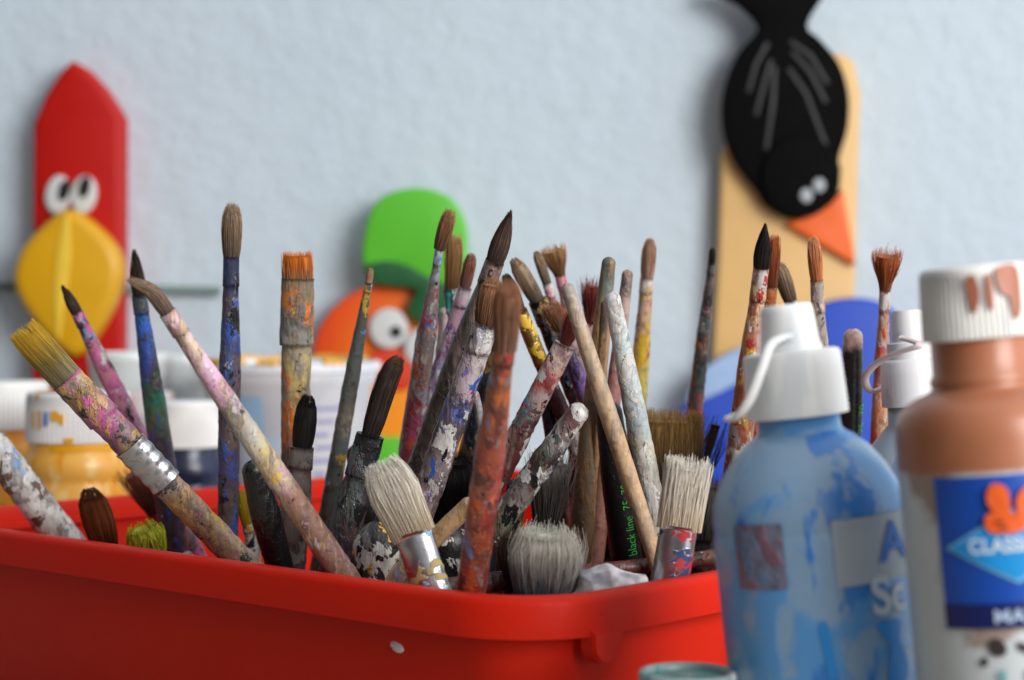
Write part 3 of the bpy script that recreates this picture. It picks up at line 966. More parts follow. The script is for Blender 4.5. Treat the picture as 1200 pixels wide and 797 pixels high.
brush('flat orange stained brush with grey and ochre smeared ferrule, upright', (348, 294), (349, 326), (343, 640), (1.05, 1.08), 'flat', (37, 37, 34, 30), H_orange,
      [(0, (122, 116, 100)), (.1, (206, 120, 50)), (.16, (96, 94, 90)), (.24, (150, 144, 136)), (.34, (196, 172, 110)), (.46, (180, 150, 96)), (.52, (222, 118, 44)), (.60, (222, 112, 34)), (.66, (90, 40, 36)), (.8, (86, 54, 50)), (1, (92, 72, 66))], [(Oc, .62, 60), (GRc, .60, 60), (Yc, .68, 70), (Kc, .68, 90)], fl=80, flat=.4, jag=.16, nstr=260)
brush('grey handled brush with black oval bristles beside the orange flat brush', (361, 463), (354, 524), (340, 668), (1.02, 1.04), 'round', (28, 27, 36, 36), H_black, [(0, (120, 112, 108)), (.5, (112, 100, 96)), (1, (96, 76, 74))], [(GRc, .55, 60), (Mc, .66, 70)], flat=.5, jag=.04, stray=.012, core=.95)
stick('shiny black handle leaning left below the orange flat brush', (294, 540), (330, 672), (0.98, 1.0), (26, 37, 32), [(0, (16, 24, 22)), (.1, (16, 17, 18)), (1, (20, 20, 22))], [((40, 40, 42), .66, 60)], rough=.3, patch=.08)
brush('upside of a reddish brown splayed brush behind the fat yellow one', (148, 548), (182, 600), (196, 640), (1.14, 1.16), 'splay', (34, 17, 17, 15), hair_mat('red brown hair', [(0, (150, 86, 62)), (1, (112, 52, 42))]), [(0, (190, 180, 180)), (1, (170, 150, 150))], [(Rc, .62, 80)], jag=.16, stray=.06, nstr=120, core=.5)
brush('short yellow green foam dabber near the left front rim', (166, 614), (178, 650), (184, 690), (1.06, 1.07), 'dome', (46, 24, 20, 18), H_lime, [(0, GRc), (1, GRc)], [(Yc, .6, 80)], jag=.15, stray=.05, sr=.0007, nstr=260)
stick('small white rounded handle end by the front rim beside the fat brush', (219, 646), (226, 690), (1.03, 1.04), (15, 17, 16), [(0, (214, 210, 204)), (1, (190, 186, 180))], [(GRc, .62, 80)], round_=.9)
brush('little brush with clean yellow pointed tip between two dark handles', (284, 574), (289, 612), (302, 672), (1.07, 1.08), 'round', (16, 12, 15, 15), hair_mat('lemon hair', [(0, (226, 190, 50)), (1, (196, 164, 40))]), [(0, (206, 186, 120)), (.4, (210, 206, 196)), (1, (60, 66, 90))], [(Yc, .55, 90), (NVc, .58, 90), (Wc, .62, 90)], fl=12)
stick('white handle with a red stripe beside the little yellow tip', (306, 616), (290, 690), (1.115, 1.125), (9, 12, 12), [(0, (220, 216, 210)), (.5, (190, 60, 80)), (1, (210, 190, 190))], [(Wc, .5, 90)])
brush('slender grey green brush with tiny tan tip in front of the tub', (435, 314), (432, 331), (384, 604), (1.05, 1.09), 'round', (8, 9, 19, 22), H_beige,
      [(0, (206, 204, 200)), (.05, (84, 84, 88)), (.3, (92, 96, 96)), (.5, (104, 100, 92)), (.6, (160, 148, 130)), (.68, (96, 106, 104)), (1, (90, 84, 74))], [(Wc, .72, 160), (LBc, .70, 70), (Yc, .76, 150), (Gc, .70, 110)], fl=12, nstr=80)
brush('brush with long bent dark bristles and black lumpy ferrule', (468, 418), (434, 510), (396, 650), (0.99, 1.0), 'round', (27, 32, 40, 36), hair_mat('soot brown hair', [(0, (120, 86, 66)), (.25, (66, 50, 42)), (1, (44, 38, 36))]),
      [(0, (34, 40, 42)), (.35, (26, 30, 42)), (.5, (70, 58, 60)), (1, (82, 62, 64))], [(Kc, .58, 70), ((86, 100, 100), .68, 70)], fl=52, mid=(452, 452), flat=.8, jag=.05, stray=.008)
stick('small dark brown knob of a handle at the back rim', (381, 598), (374, 650), (1.22, 1.23), (17, 18, 16), [(0, (96, 60, 38)), (1, (70, 50, 40))], [(Kc, .6, 90)], round_=.9)

# ------------------------------------------------------------------ brushes, centre group
brush('speckled brush with tuft on a thin neck, standing before the green cap', (528, 246), (515, 288), (478, 540), (1.05, 1.09), 'round', (18, 9, 24, 27), H_brown,
      [(0, (120, 112, 106)), (.08, (150, 170, 190)), (.2, (136, 120, 118)), (.38, (150, 130, 130)), (.55, (140, 84, 74)), (.75, (140, 72, 70)), (.88, (176, 76, 110)), (1, (104, 60, 66))],
      [(Bc, .63, 85), (Wc, .62, 120), (Rc, .62, 90), (GRc, .60, 100), (Oc, .68, 110)], fl=24, jag=.12, stray=.03)
brush('broad brown bristle brush with teal ferrule behind the speckled one', (533, 274), (529, 338), (552, 500), (1.10, 1.12), 'chisel', (21, 19, 22, 24), H_tan, [(0, (96, 160, 150)), (.2, (36, 140, 128)), (.5, (34, 44, 96)), (1, NVc)], [(Wc, .66, 90), (Tc, .6, 80)], fl=30, flat=.6, jag=.12)
brush('pink and purple splashed brush with narrow reddish bristles', (553, 297), (545, 337), (490, 520), (1.06, 1.09), 'round', (15, 15, 20, 24), H_pinkish,
      [(0, (190, 176, 180)), (.2, (176, 130, 146)), (.4, (190, 150, 166)), (.5, (150, 150, 190)), (.62, (190, 186, 196)), (.8, (180, 110, 150)), (1, (150, 90, 110))], [(Pc, .62, 80), (PUc, .64, 90), (Wc, .60, 100), (Rc, .68, 80)], fl=24)
stick('pale handle tip between the speckled brush and the pink purple brush', (521, 360), (514, 470), (1.13, 1.14), (12, 14, 14), [(0, (206, 196, 188)), (1, (190, 180, 172))], [(GRc, .6, 80)])
brush('tall dark olive brush with long pointed sable tip, highest in the middle', (599, 246), (580, 306), (492, 560), (1.00, 1.05), 'point', (24, 22, 36, 40), hair_mat('sable hair', [(0, (70, 50, 42)), (.5, (96, 74, 64)), (1, (80, 68, 64))]),
      [(0, (150, 120, 110)), (.12, (96, 88, 84)), (.25, (84, 80, 72)), (.5, (64, 60, 52)), (.7, (70, 58, 50)), (1, (80, 70, 66))], [((54, 50, 44), .56, 60), (Tc, .72, 100), (GRc, .66, 70)], fl=30, jag=.06, stray=.012)
brush('thick brush splashed white and blue, its brown bristles overlapping the sable tip', (580, 326), (570, 380), (494, 596), (0.955, 0.99), 'round', (32, 28, 33, 35), H_brown,
      [(0, (180, 184, 196)), (.15, (190, 176, 176)), (.35, (180, 166, 170)), (.45, (80, 110, 190)), (.55, (80, 74, 74)), (.75, (134, 124, 124)), (.9, (92, 76, 78)), (1, (130, 114, 116))],
      [(Bc, .62, 66), (Wc, .58, 70), (Rc, .66, 80), (Kc, .64, 80)], fl=36, flat=.75, jag=.14, wob=.12)
brush('blurred red and rust handle nearest the camera with fluffy brown bristles', (597, 328), (592, 405), (551, 700), (0.80, 0.886), 'chisel', (33, 24, 38, 38), hair_mat('blurred brown hair', [(0, (176, 124, 92)), (.5, (150, 108, 84)), (1, (150, 110, 92))]),
      [(0, (150, 110, 90)), (.08, (196, 110, 50)), (.3, (170, 90, 60)), (.45, (176, 84, 76)), (.6, (166, 92, 76)), (.75, (120, 70, 60)), (.88, (140, 52, 48)), (1, (176, 40, 40))], [(LBc, .71, 46), (Oc, .68, 60), ((110, 60, 52), .56, 60), ((150, 120, 112), .60, 60), (DGc, .68, 80)], fl=24, flat=.8, jag=.14, stray=.03, patch=.5)
brush('dark teal brush peeping out behind the white and blue thick brush', (592, 372), (582, 412), (560, 490), (1.07, 1.08), 'round', (16, 16, 22, 24), H_dark, [(0, (70, 76, 80)), (.4, (44, 70, 90)), (1, (40, 44, 70))], [(Kc, .56, 80), (Tc, .64, 80), (Yc, .72, 90)], fl=18)
brush('brush with dark lens shaped bristles and mottled black, ochre and blue handle', (601, 303), (630, 352), (690, 498), (1.06, 1.09), 'round', (21, 22, 25, 27), H_taupe,
      [(0, (190, 150, 70)), (.12, (150, 130, 90)), (.2, (70, 68, 70)), (.45, (90, 96, 106)), (.7, (50, 50, 52)), (1, (60, 54, 56))], [(Kc, .56, 85), (Wc, .62, 100), (LBc, .66, 80), (Yc, .72, 80)], fl=30, jag=.05, stray=.008, core=.94)
brush('dark red handled brush with yellow dabbed brass ferrule', (592, 322), (609, 364), (690, 560), (1.03, 1.07), 'round', (16, 17, 21, 21), H_dark, [(0, (196, 160, 60)), (.3, (90, 60, 56)), (.5, (72, 40, 44)), (1, (110, 34, 40))], [(Mc, .55, 80), (Wc, .72, 100), (Kc, .62, 90)], fl=72, fer=M_gold_f, jag=.05)
brush('narrow brush with pale ferrule beside the golden mop brush', (628, 295), (641, 332), (672, 430), (1.10, 1.12), 'round', (12, 11, 14, 16), H_taupe, [(0, (210, 206, 200)), (.15, (200, 110, 130)), (.5, (176, 86, 104)), (1, (120, 90, 96))], [(Wc, .6, 90), (Pc, .6, 80)], fl=18, jag=.05)
brush('golden brown mop brush with splayed top and pink handle', (647, 288), (656, 322), (690, 470), (1.13, 1.15), 'fan', (31, 12, 16, 18), H_tan, [(0, (206, 130, 140)), (.4, (214, 150, 160)), (.7, (190, 110, 130)), (1, (150, 90, 110))], [(Wc, .64, 90), (Rc, .68, 90)], fl=16, jag=.14, stray=.04, core=.75)
brush('purple handled brush with short fluffy brown bristles', (643, 354), (656, 386), (700, 500), (1.05, 1.07), 'splay', (23, 14, 20, 22), H_brown, [(0, (96, 80, 100)), (.25, (110, 84, 140)), (.6, (112, 76, 150)), (.8, (100, 70, 130)), (1, (80, 60, 90))], [((140, 110, 180), .62, 80), (Wc, .7, 100), (Kc, .66, 80)], fl=22, jag=.12, stray=.04)
brush('rusty bristle brush half hidden between purple handle and beige stick', (652, 356), (668, 398), (712, 520), (1.08, 1.10), 'round', (13, 13, 17, 18), H_rust, [(0, (170, 140, 130)), (.4, (130, 110, 100)), (1, (100, 80, 76))], [(Kc, .6, 90), (Wc, .64, 90)], fl=20)
brush('red and white splashed brush leaning right with silver crimp and maroon hairs', (676, 366), (662, 404), (582, 560), (1.00, 1.02), 'splay', (22, 25, 30, 30), H_maroon,
      [(0, (206, 186, 180)), (.18, (204, 160, 152)), (.30, (196, 60, 54)), (.38, (190, 170, 166)), (.5, (150, 140, 128)), (.62, (104, 66, 66)), (.8, (110, 60, 62)), (1, (120, 70, 80))],
      [(Rc, .62, 75), (Wc, .58, 85), (Gc, .67, 85), (LBc, .70, 75), (Mc, .62, 80)], fl=100, crimps=(84, 112, 2, M_silver), jag=.18, stray=.05, flat=.7, wob=.10)
brush('brush with splayed maroon hairs between the two wooden sticks', (697, 328), (690, 376), (672, 560), (1.10, 1.12), 'fan', (27, 15, 17, 18), H_maroon, [(0, (150, 120, 110)), (.5, (120, 50, 56)), (1, (104, 36, 40))], [(Mc, .55, 80), (Wc, .68, 90)], fl=24, jag=.14, stray=.07, core=.6)
stick('black and white mottled handle leaning right above the grey mop', (684, 474), (584, 616), (0.97, 0.985), (24, 31, 31), [(0, (70, 40, 44)), (.12, (120, 110, 112)), (.25, (180, 176, 174)), (.40, (50, 50, 52)), (.55, (44, 44, 46)), (.66, (130, 122, 118)), (.82, (150, 142, 136)), (.92, (60, 96, 60)), (1, (44, 70, 60))], [(Wc, .56, 95), (Kc, .57, 85), (Mc, .72, 90), (Gc, .72, 70)], wob=.10)
stick('smooth beige wooden stick crossing in front, leaning left', (663, 332), (766, 648), (0.955, 0.99), (16, 22, 21), [(0, (150, 140, 132)), (.06, (176, 160, 144)), (.2, (186, 160, 132)), (.6, (196, 164, 126)), (1, (206, 172, 132))], [((150, 128, 108), .66, 60), (Yc, .80, 150)], wob=.03, patch=.04)
stick('brown wooden stick with grey green painted rounded tip', (714, 301), (678, 640), (1.02, 1.05), (16, 26, 29), [(0, (104, 104, 98)), (.08, (92, 108, 104)), (.13, (120, 120, 92)), (.18, (156, 122, 88)), (.5, (158, 122, 86)), (.75, (146, 110, 76)), (1, (128, 98, 70))], [((120, 88, 64), .60, 60), (Pc, .78, 90), (Yc, .76, 80)], wob=.03, patch=.04)
stick('thin pinkish wooden stick with grey oval tip behind the white one', (736, 316), (697, 648), (1.05, 1.07), (13, 19, 24), [(0, (140, 122, 114)), (.08, (118, 104, 100)), (.13, (176, 150, 140)), (.3, (160, 110, 110)), (.6, (150, 106, 92)), (1, (136, 92, 82))], [(Mc, .70, 80), ((176, 140, 124), .6, 60)], wob=.03, patch=.04)
stick('white painted stick with blue grey smudges leaning left', (716, 342), (778, 650), (0.975, 1.01), (19, 27, 26), [(0, (186, 184, 182)), (.12, (206, 206, 206)), (.3, (196, 200, 200)), (.5, (150, 164, 170)), (.58, (196, 190, 170)), (.7, (186, 182, 176)), (1, (130, 112, 96))], [(Wc, .52, 70), ((96, 116, 130), .67, 80), (BEc, .66, 70)], wob=.08)
stick('dark oval tipped handle lying over the brown stick', (709, 352), (700, 500), (1.005, 1.03), (10, 10, 8), [(0, (92, 74, 62)), (.22, (100, 80, 66)), (.30, (156, 122, 88)), (1, (156, 122, 88))], [((84, 66, 56), .66, 80)], round_=.9, patch=.04)
brush('yellow streaked brush with beige pointed bristles and white ferrule', (762, 280), (758, 326), (742, 540), (1.12, 1.15), 'round', (17, 15, 21, 22), H_beige, [(0, (216, 210, 206)), (.1, (196, 150, 132)), (.25, (206, 170, 120)), (.45, (204, 176, 100)), (.55, (204, 186, 90)), (.8, (176, 176, 90)), (1, (150, 160, 96))], [(Yc, .58, 80), (Wc, .66, 90), (Rc, .74, 90), (GRc, .68, 90)], fl=18, jag=.05)
# black fibre pen with green lettering
rt, pT, dv, pm_ = stick('thick black marker handle with green lettering among the wooden sticks', (712, 470), (736, 664), (1.00, 1.02), (30, 38, 38), [(0, (18, 18, 19)), (1, (20, 20, 22))], [((44, 42, 42), .68, 90)], patch=0, name='marker', cat='marker', wob=.02, rough=.35)
tm, x0, x1 = text_mesh("black line  75. 70", 0.0068, -0.00006)
a_, b_ = frame(dv)
if b_.y > 0: b_ = -b_
Rm = 19.4 * pm_
start = pT + dv * (186 * pm_)
for vv in tm.verts:
    x, y = vv.co.x - x0, vv.co.y - .003
    ang = y / Rm - 0.30
    vv.co = start - dv * (x * 0.86) + (-a_ * math.sin(ang) + b_ * math.cos(ang)) * (Rm * 1.045)
obj('lettering', tm, plain('bright green print', (46, 158, 56), .5), rt, False)
stick('dark red thin handle behind the black and white mottled one', (640, 470), (668, 640), (1.06, 1.07), (16, 17, 18), [(0, (96, 40, 44)), (1, (110, 34, 36))], [(Kc, .6, 80), ((150, 60, 60), .64, 80)])
stick('second dark maroon handle beside the brown wooden stick', (676, 500), (690, 640), (1.09, 1.10), (14, 16, 16), [(0, (80, 30, 34)), (1, (100, 36, 36))], [(Kc, .62, 80)])
stick('thin white stem beside the blurred red handle', (556, 458), (578, 560), (1.02, 1.03), (9, 12, 12), [(0, (206, 196, 200)), (1, (196, 180, 186))], [(Pc, .66, 90), (GRc, .62, 90)])
brush('wide golden brown hog bristle brush behind the white stick', (782, 480), (778, 566), (772, 640), (1.07, 1.08), 'flat', (88, 84, 60, 36), H_gold, [(0, (60, 52, 46)), (1, BRc)], [(Kc, .5, 70)], fl=70, flat=.34, nstr=900, jag=.05, stray=.02, maxlen=.2)
brush('black bristled brush poking out right of the wide golden one', (842, 486), (822, 556), (806, 640), (1.10, 1.11), 'splay', (40, 20, 18, 16), H_black, [(0, DGc), (1, DGc)], [(Bc, .62, 80)], jag=.2, stray=.08, nstr=70, core=.3)
brush('flat white bristle brush with shiny silver ferrule by the right rim', (808, 538), (796, 616), (782, 700), (0.925, 0.93), 'flat', (54, 42, 40, 30), H_white, [(0, BRc), (1, BRc)], [(Kc, .5, 70)], fl=76, fer=M_blue_f, flat=.42, nstr=620, jag=.07, stray=.035, maxlen=.2)
brush('round grey hog bristle mop at the front rim', (643, 614), (635, 706), (632, 760), (0.915, 0.92), 'dome', (85, 58, 50, 40), H_grey, [(0, (60, 110, 170)), (1, BRc)], [(Wc, .6, 70)], fl=20, flat=.9, nstr=1300, jag=.12, stray=.05, maxlen=.16, core=.9)
brush('dark grey ragged bristle brush behind the black and white handle', (646, 530), (640, 612), (638, 660), (1.01, 1.02), 'splay', (60, 40, 30, 28), hair_mat('ash hair', [(0, (160, 152, 144)), (.4, (100, 94, 90)), (1, (64, 58, 56))]), [(0, DGc), (1, DGc)], [(Kc, .5, 70)], fl=20, nstr=260, jag=.22, stray=.05, core=.7, flat=.5)
brush('dark brown bristle clump tucked behind the grey mop', (608, 616), (612, 690), (616, 740), (0.96, 0.965), 'dome', (50, 44, 40, 34), hair_mat('umber hair', [(0, (86, 66, 52)), (1, (50, 40, 36))]), [(0, DGc), (1, DGc)], [(Kc, .5, 70)], nstr=420, jag=.1, stray=.03)
brush('flat creamy white bristle brush leaning left over the front rim', (446, 540), (484, 624), (512, 712), (0.925, 0.92), 'chisel', (62, 42, 38, 30), H_white, [(0, (150, 60, 60)), (1, BRc)], [(Yc, .6, 70)], fl=86, fer=M_white_f, flat=.4, nstr=620, jag=.07, stray=.02, maxlen=.2)
stick('fat rounded black knob blotched with white and yellow paint', (446, 610), (440, 700), (0.965, 0.97), (58, 62, 58), [(0, (60, 60, 58)), (.3, (44, 44, 44)), (1, (60, 58, 56))], [(Wc, .60, 46), (Yc, .62, 44), (GRc, .60, 50), (Kc, .57, 50)], round_=.75, wob=.05, maxlen=.12, patch=.06)
brush('big black bristle head in the shadow behind the white and blue brush', (528, 524), (520, 620), (516, 660), (1.06, 1.07), 'dome', (68, 58, 46, 40), H_black, [(0, Kc), (1, Kc)], [(Wc, .54, 60)], fl=40, nstr=500, jag=.06, stray=.015, maxlen=.14)
stick('black handle spattered with thick white paint behind the light wood stick', (530, 612), (520, 720), (0.985, 0.99), (44, 54, 52), [(0, Kc), (1, Kc)], [(Wc, .56, 80), (Yc, .68, 60)], maxlen=.1, round_=.8, patch=.0)
stick('short light wood handle with a blue fleck crossing low in the middle', (556, 586), (490, 650), (0.945, 0.955), (21, 22, 22), [(0, (196, 160, 116)), (1, (206, 170, 124))], [(LBc, .70, 70), ((150, 116, 84), .62, 60)], wob=.03, patch=.04, maxlen=.14)
stick('black rough handle behind the bent dark bristle brush', (418, 520), (440, 660), (1.04, 1.05), (26, 34, 34), [(0, (26, 26, 28)), (1, (30, 26, 26))], [(Mc, .66, 70)], maxlen=.16)

brush('dark bristle brush low between the brown stick and the black marker', (700, 566), (698, 640), (697, 690), (1.12, 1.13), 'splay', (58, 46, 36, 30), hair_mat('smoke hair', [(0, (128, 112, 98)), (1, (64, 56, 50))]), [(0, DGc), (1, DGc)], [(Kc, .5, 70)], nstr=260, jag=.2, stray=.05, core=.75, flat=.5, maxlen=.14)
brush('umber bristle brush low behind the white stick foot', (757, 560), (752, 640), (750, 690), (1.10, 1.11), 'chisel', (60, 50, 36, 30), hair_mat('deep umber hair', [(0, (92, 74, 56)), (1, (44, 38, 34))]), [(0, DGc), (1, DGc)], [(Kc, .5, 70)], nstr=320, jag=.12, stray=.03, core=.8, flat=.5, maxlen=.14)
brush('dark grey bristle brush low behind the flat white brush at the right', (826, 556), (816, 630), (812, 690), (1.06, 1.07), 'flat', (66, 56, 40, 30), hair_mat('slate hair', [(0, (96, 92, 88)), (1, (46, 46, 48))]), [(0, DGc), (1, DGc)], [(Kc, .5, 70)], nstr=380, jag=.12, stray=.03, core=.8, flat=.4, maxlen=.14)
brush('black bristle brush low left of the round blotched knob', (410, 556), (402, 630), (398, 690), (1.10, 1.11), 'dome', (50, 42, 36, 30), H_black, [(0, Kc), (1, Kc)], [(GRc, .6, 70)], nstr=300, jag=.08, stray=.02, maxlen=.14)
stick('olive and black handle low between the red blurred handle and grey mop', (606, 560), (590, 700), (1.04, 1.05), (22, 28, 28), [(0, (70, 64, 54)), (1, (50, 46, 44))], [(Kc, .56, 80), (Yc, .68, 80), (Wc, .66, 90), (Oc, .68, 90)], maxlen=.14)

# a brush lying across the box
bm = bmesh.new()
pa, pb = P(508, 690, 0.955), P(850, 652, 1.02)
n = 60
tube(bm, [pa.lerp(pb, i / (n - 1)) for i in range(n)], [(.0045 + .0008 * math.sin(i / 9)) * (0.5 if i in (0, n - 1) else 1) for i in range(n)], 18, 1, [i / (n - 1) for i in range(n)], .05, 3)
o = obj('wooden_rod', bm, paint_mat('brown rod', [(0, (92, 66, 60)), (.5, (96, 62, 56)), (.75, (120, 58, 54)), (1, (120, 80, 66))], [((70, 46, 42), .58, 50), ((150, 90, 84), .66, 60)]))
o['label'] = 'brown wooden rod lying across the box behind the grey mop'
o['category'] = 'rod'
o['group'] = GROUP
# crumpled rag
bm = bmesh.new()
bmesh.ops.create_icosphere(bm, subdivisions=6, radius=1)
c0 = P(716, 708, 0.915)
for vv in bm.verts:
    q = vv.co.copy()
    rr_ = 1.15 - .30 * abs(mnoise.noise(q * 1.2 + Vector((3, 1, 0)))) - .12 * abs(mnoise.noise(q * 2.3 + Vector((0, 5, 2)))) - .02 * abs(mnoise.noise(q * 5))
    vv.co = c0 + Vector((q.x * .0205, q.y * .012, q.z * .0175)) * rr_
k = NT('white rag cloth')
v = k.coord(9.0)
n1 = k.noise(v, 70, 4); n2 = k.noise(v, 140, 5, .7)
k.l(k.mix(k.step(n1, .45, .62), lin((206, 203, 204)), lin((150, 148, 156))), k.b.inputs["Base Color"])
k.b.inputs["Roughness"].default_value = .8
k.bump(n2, .2, .001)
o = obj('crumpled_rag', bm, k.m)
o['label'] = 'crumpled greyish white rag lying inside the front rim'
o['category'] = 'rag'

# ------------------------------------------------------------------ brushes, right group
brush('thin dark brush with black tip and orange band before the crow board', (835, 290), (834, 308), (812, 500), (1.14, 1.17), 'round', (9, 9, 16, 20), H_black, [(0, (70, 70, 74)), (.3, (80, 82, 86)), (.42, (60, 58, 56)), (.48, (150, 100, 60)), (.58, (56, 66, 68)), (.75, (60, 74, 78)), (.9, (150, 60, 56)), (1, (140, 56, 50))], [(GRc, .60, 90), (Kc, .60, 90), (Oc, .70, 80)], fl=14, nstr=60)
brush('red and white speckled brush with black pointed tip', (897, 262), (892, 314), (862, 560), (1.02, 1.06), 'point', (21, 18, 28, 32), hair_mat('black sable', [(0, (28, 22, 22)), (.7, (44, 36, 34)), (1, (40, 32, 32))], rough=.3), [(0, (196, 186, 180)), (.14, (200, 160, 120)), (.28, (176, 110, 84)), (.45, (176, 90, 66)), (.65, (160, 90, 70)), (1, (130, 80, 60))], [(Rc, .62, 85), (Wc, .60, 90), (Yc, .68, 90), (PUc, .70, 90)], fl=40, jag=.05, stray=.012)
brush('orange bristled brush hiding behind the black pointed one', (907, 276), (904, 336), (884, 520), (1.05, 1.08), 'chisel', (16, 14, 20, 22), H_rust, [(0, (206, 140, 90)), (.3, (200, 110, 60)), (1, (160, 90, 60))], [(Oc, .58, 80), (GRc, .64, 90)], fl=26, jag=.08)
brush('taupe tipped brush leaning left between the orange and salmon ones', (912, 308), (926, 352), (962, 470), (1.08, 1.10), 'round', (19, 14, 17, 18), H_taupe, [(0, (170, 178, 184)), (.2, (150, 156, 162)), (.6, (176, 180, 184)), (1, (120, 120, 124))], [(Wc, .56, 80), (DGc, .62, 90)], fl=40, jag=.06)
brush('salmon tipped brush with orange and grey flecked ferrule', (953, 278), (957, 328), (966, 500), (1.03, 1.06), 'round', (17, 15, 21, 24), H_salmon, [(0, (176, 168, 160)), (.15, (196, 170, 150)), (.3, (150, 136, 130)), (.5, (150, 130, 110)), (1, (150, 120, 90))], [(Oc, .62, 85), (Rc, .66, 90), (Wc, .62, 110), (Yc, .68, 90), (NVc, .68, 100)], fl=40, jag=.08)
rt, pT, dv, pm_ = stick('black glossy handle with worn pinkish end standing alone at the right', (1000, 385), (994, 560), (1.08, 1.10), (22, 28, 28), [(0, (196, 168, 156)), (.08, (180, 150, 140)), (.14, (20, 20, 21)), (1, (18, 18, 20))], [((34, 34, 36), .66, 80)], wob=.02, rough=.3, patch=0)
tm, x0, x1 = text_mesh("75. 70", 0.007)
a_, b_ = frame(dv)
if b_.y > 0: b_ = -b_
Rm = 14.2 * pm_
start = pT + dv * (125 * pm_)
for vv in tm.verts:
    x, y = vv.co.x - x0, vv.co.y
    ang = y / Rm - 1.25
    vv.co = start - dv * x + (-a_ * math.sin(ang) + b_ * math.cos(ang)) * (Rm * 1.05)
obj('lettering', tm, plain('green print', (60, 190, 70), .5), rt, False)
brush('splayed reddish brown fan brush on a slim red and silver neck', (1040, 293), (1037, 338), (1030, 520), (1.05, 1.08), 'fan', (33, 12, 18, 22), H_rust, [(0, (176, 160, 160)), (.15, (150, 60, 66)), (.4, (170, 96, 100)), (.6, (196, 190, 190)), (.8, (176, 150, 120)), (1, (170, 120, 70))], [(Wc, .62, 90), (Rc, .64, 90), (Oc, .68, 90)], fl=28, jag=.14, stray=.05, core=.7, nstr=260)

# ------------------------------------------------------------------ bottles
def lean_axis(deg):
    a = math.radians(deg)
    return Vector((-math.sin(a), 0.02, math.cos(a))).normalized()

def bottle_frame(cx, cy, d, deg):
    """axis through pixel (cx,cy) at depth d; returns base point on the table, axis, metres per pixel and height of the pixel"""
    ax = lean_axis(deg)
    p = P(cx, cy, d)
    t = (p.z - TABLE - 0.003) / ax.z
    return p - ax * t, ax, d / F, t

m_cap = drippy('white cap plastic', (244, 245, 244), [((226, 230, 232), .55, 40)], .38)

# blue bottle
base, ax, pm_, t0 = bottle_frame(931, 450, 0.795, 6.2)
FR = 1.053
def hf(y): return hh(360 + (y - 360) / FR)
YREF = 450
def hh(y): return t0 + (YREF - y) * pm_ / ax.z
blue = thing('paint_bottle', 'translucent blue stained paint bottle with white nozzle cap leaning on the box', 'paint bottle', base)
k = NT('blue stained bottle plastic')
v = k.coord(6.0); v2 = k.coord(7.0, (1, 1, .35))
n1 = k.noise(v, 26, 4, .55, .6); n2 = k.noise(v2, 42, 4, .6, .4); n3 = k.noise(v, 90, 4)
c_ = k.mix(k.step(n1, .46, .56), lin((140, 172, 202)), lin((84, 156, 218)))
c_ = k.mix(k.step(n2, .55, .60), c_, lin((40, 128, 214)))
c_ = k.mix(k.step(k.noise(v2, 30, 3, .5, .5), .60, .68), c_, lin((168, 174, 184)))
c_ = k.mix(k.math('MULTIPLY', n3, .25), c_, lin((100, 124, 154)))
k.l(c_, k.b.inputs["Base Color"])
k.l(k.math('ADD', k.math('MULTIPLY', n2, .3), .2), k.b.inputs["Roughness"])
k.b.inputs["Coat Weight"].default_value = 0.35
k.b.inputs["Coat Roughness"].default_value = 0.18
k.b.inputs["Subsurface Weight"].default_value = 0.15
k.b.inputs["Subsurface Radius"].default_value = (.004, .006, .01)
k.bump(k.math('ADD', k.math('MULTIPLY', n3, .3), k.math('ADD', k.step(n1, .46, .56), k.step(n2, .55, .60))), .3, .0009)
m_bb = k.m
bm = bmesh.new()
prof = [(108, 0), (113, .004)] + [(r_, hh(y)) for r_, y in ((114, 800), (114, 640), (114, 622), (112.5, 616), (112, 611), (113, 606), (112, 596), (110, 584), (105, 570), (95, 550), (79, 529), (63, 514), (53, 508), (49, 504), (47, 480))]
lathe(bm, [(r_ * pm_, h_) for r_, h_ in prof], base, ax, 72)
obj('body', bm, m_bb, blue)
bm = bmesh.new()
pr = [(54, 488), (59.5, 487), (58.5, 450), (57, 418), (55, 413), (50, 411.5), (36, 411)]
lathe(bm, [(r_ * pm_, hh(y)) for r_, y in pr], base, ax, 96, {1: .975, 2: .975, 3: .975})
cap_ = obj('screw_cap', bm, m_cap, blue); auto_sharp(cap_, 50)
bm = bmesh.new()
pr = [(37, 412), (36, 405), (34.5, 404), (31, 366), (29.5, 359), (26, 357)]
lathe(bm, [(r_ * pm_, hh(y)) for r_, y in pr], base, ax, 64)
o = sub('nozzle_cap', bm, m_cap, cap_, blue); auto_sharp(o, 50)
bm = bmesh.new()
sp = [P(930, 392, .782), P(905, 402, .777), P(893, 432, .772), P(878, 470, .772), P(862, 490, .778), P(853, 491, .79), P(862, 486, .808)]
tube(bm, polyline(sp, 40), [5.4 * pm_] * 40, 12, .55)
sub('strap', bm, m_cap, cap_, blue)
RB = 114 * pm_
obj('label_panel', curved_patch(base, ax, RB, hf(692), hf(614), 0.06, 0.98, off=.0006), plain('worn white label', (172, 182, 192), .5, var=.15, scale=40), blue)
obj('faded_label', curved_patch(base, ax, RB, hf(688), hf(612), -0.98, -0.42, off=.0006), paint_mat('faded red grey label', [(0, (116, 118, 140)), (1, (116, 118, 140))], [((136, 96, 112), .5, 30), ((104, 126, 164), .56, 40)], speck=False, patch=0), blue)
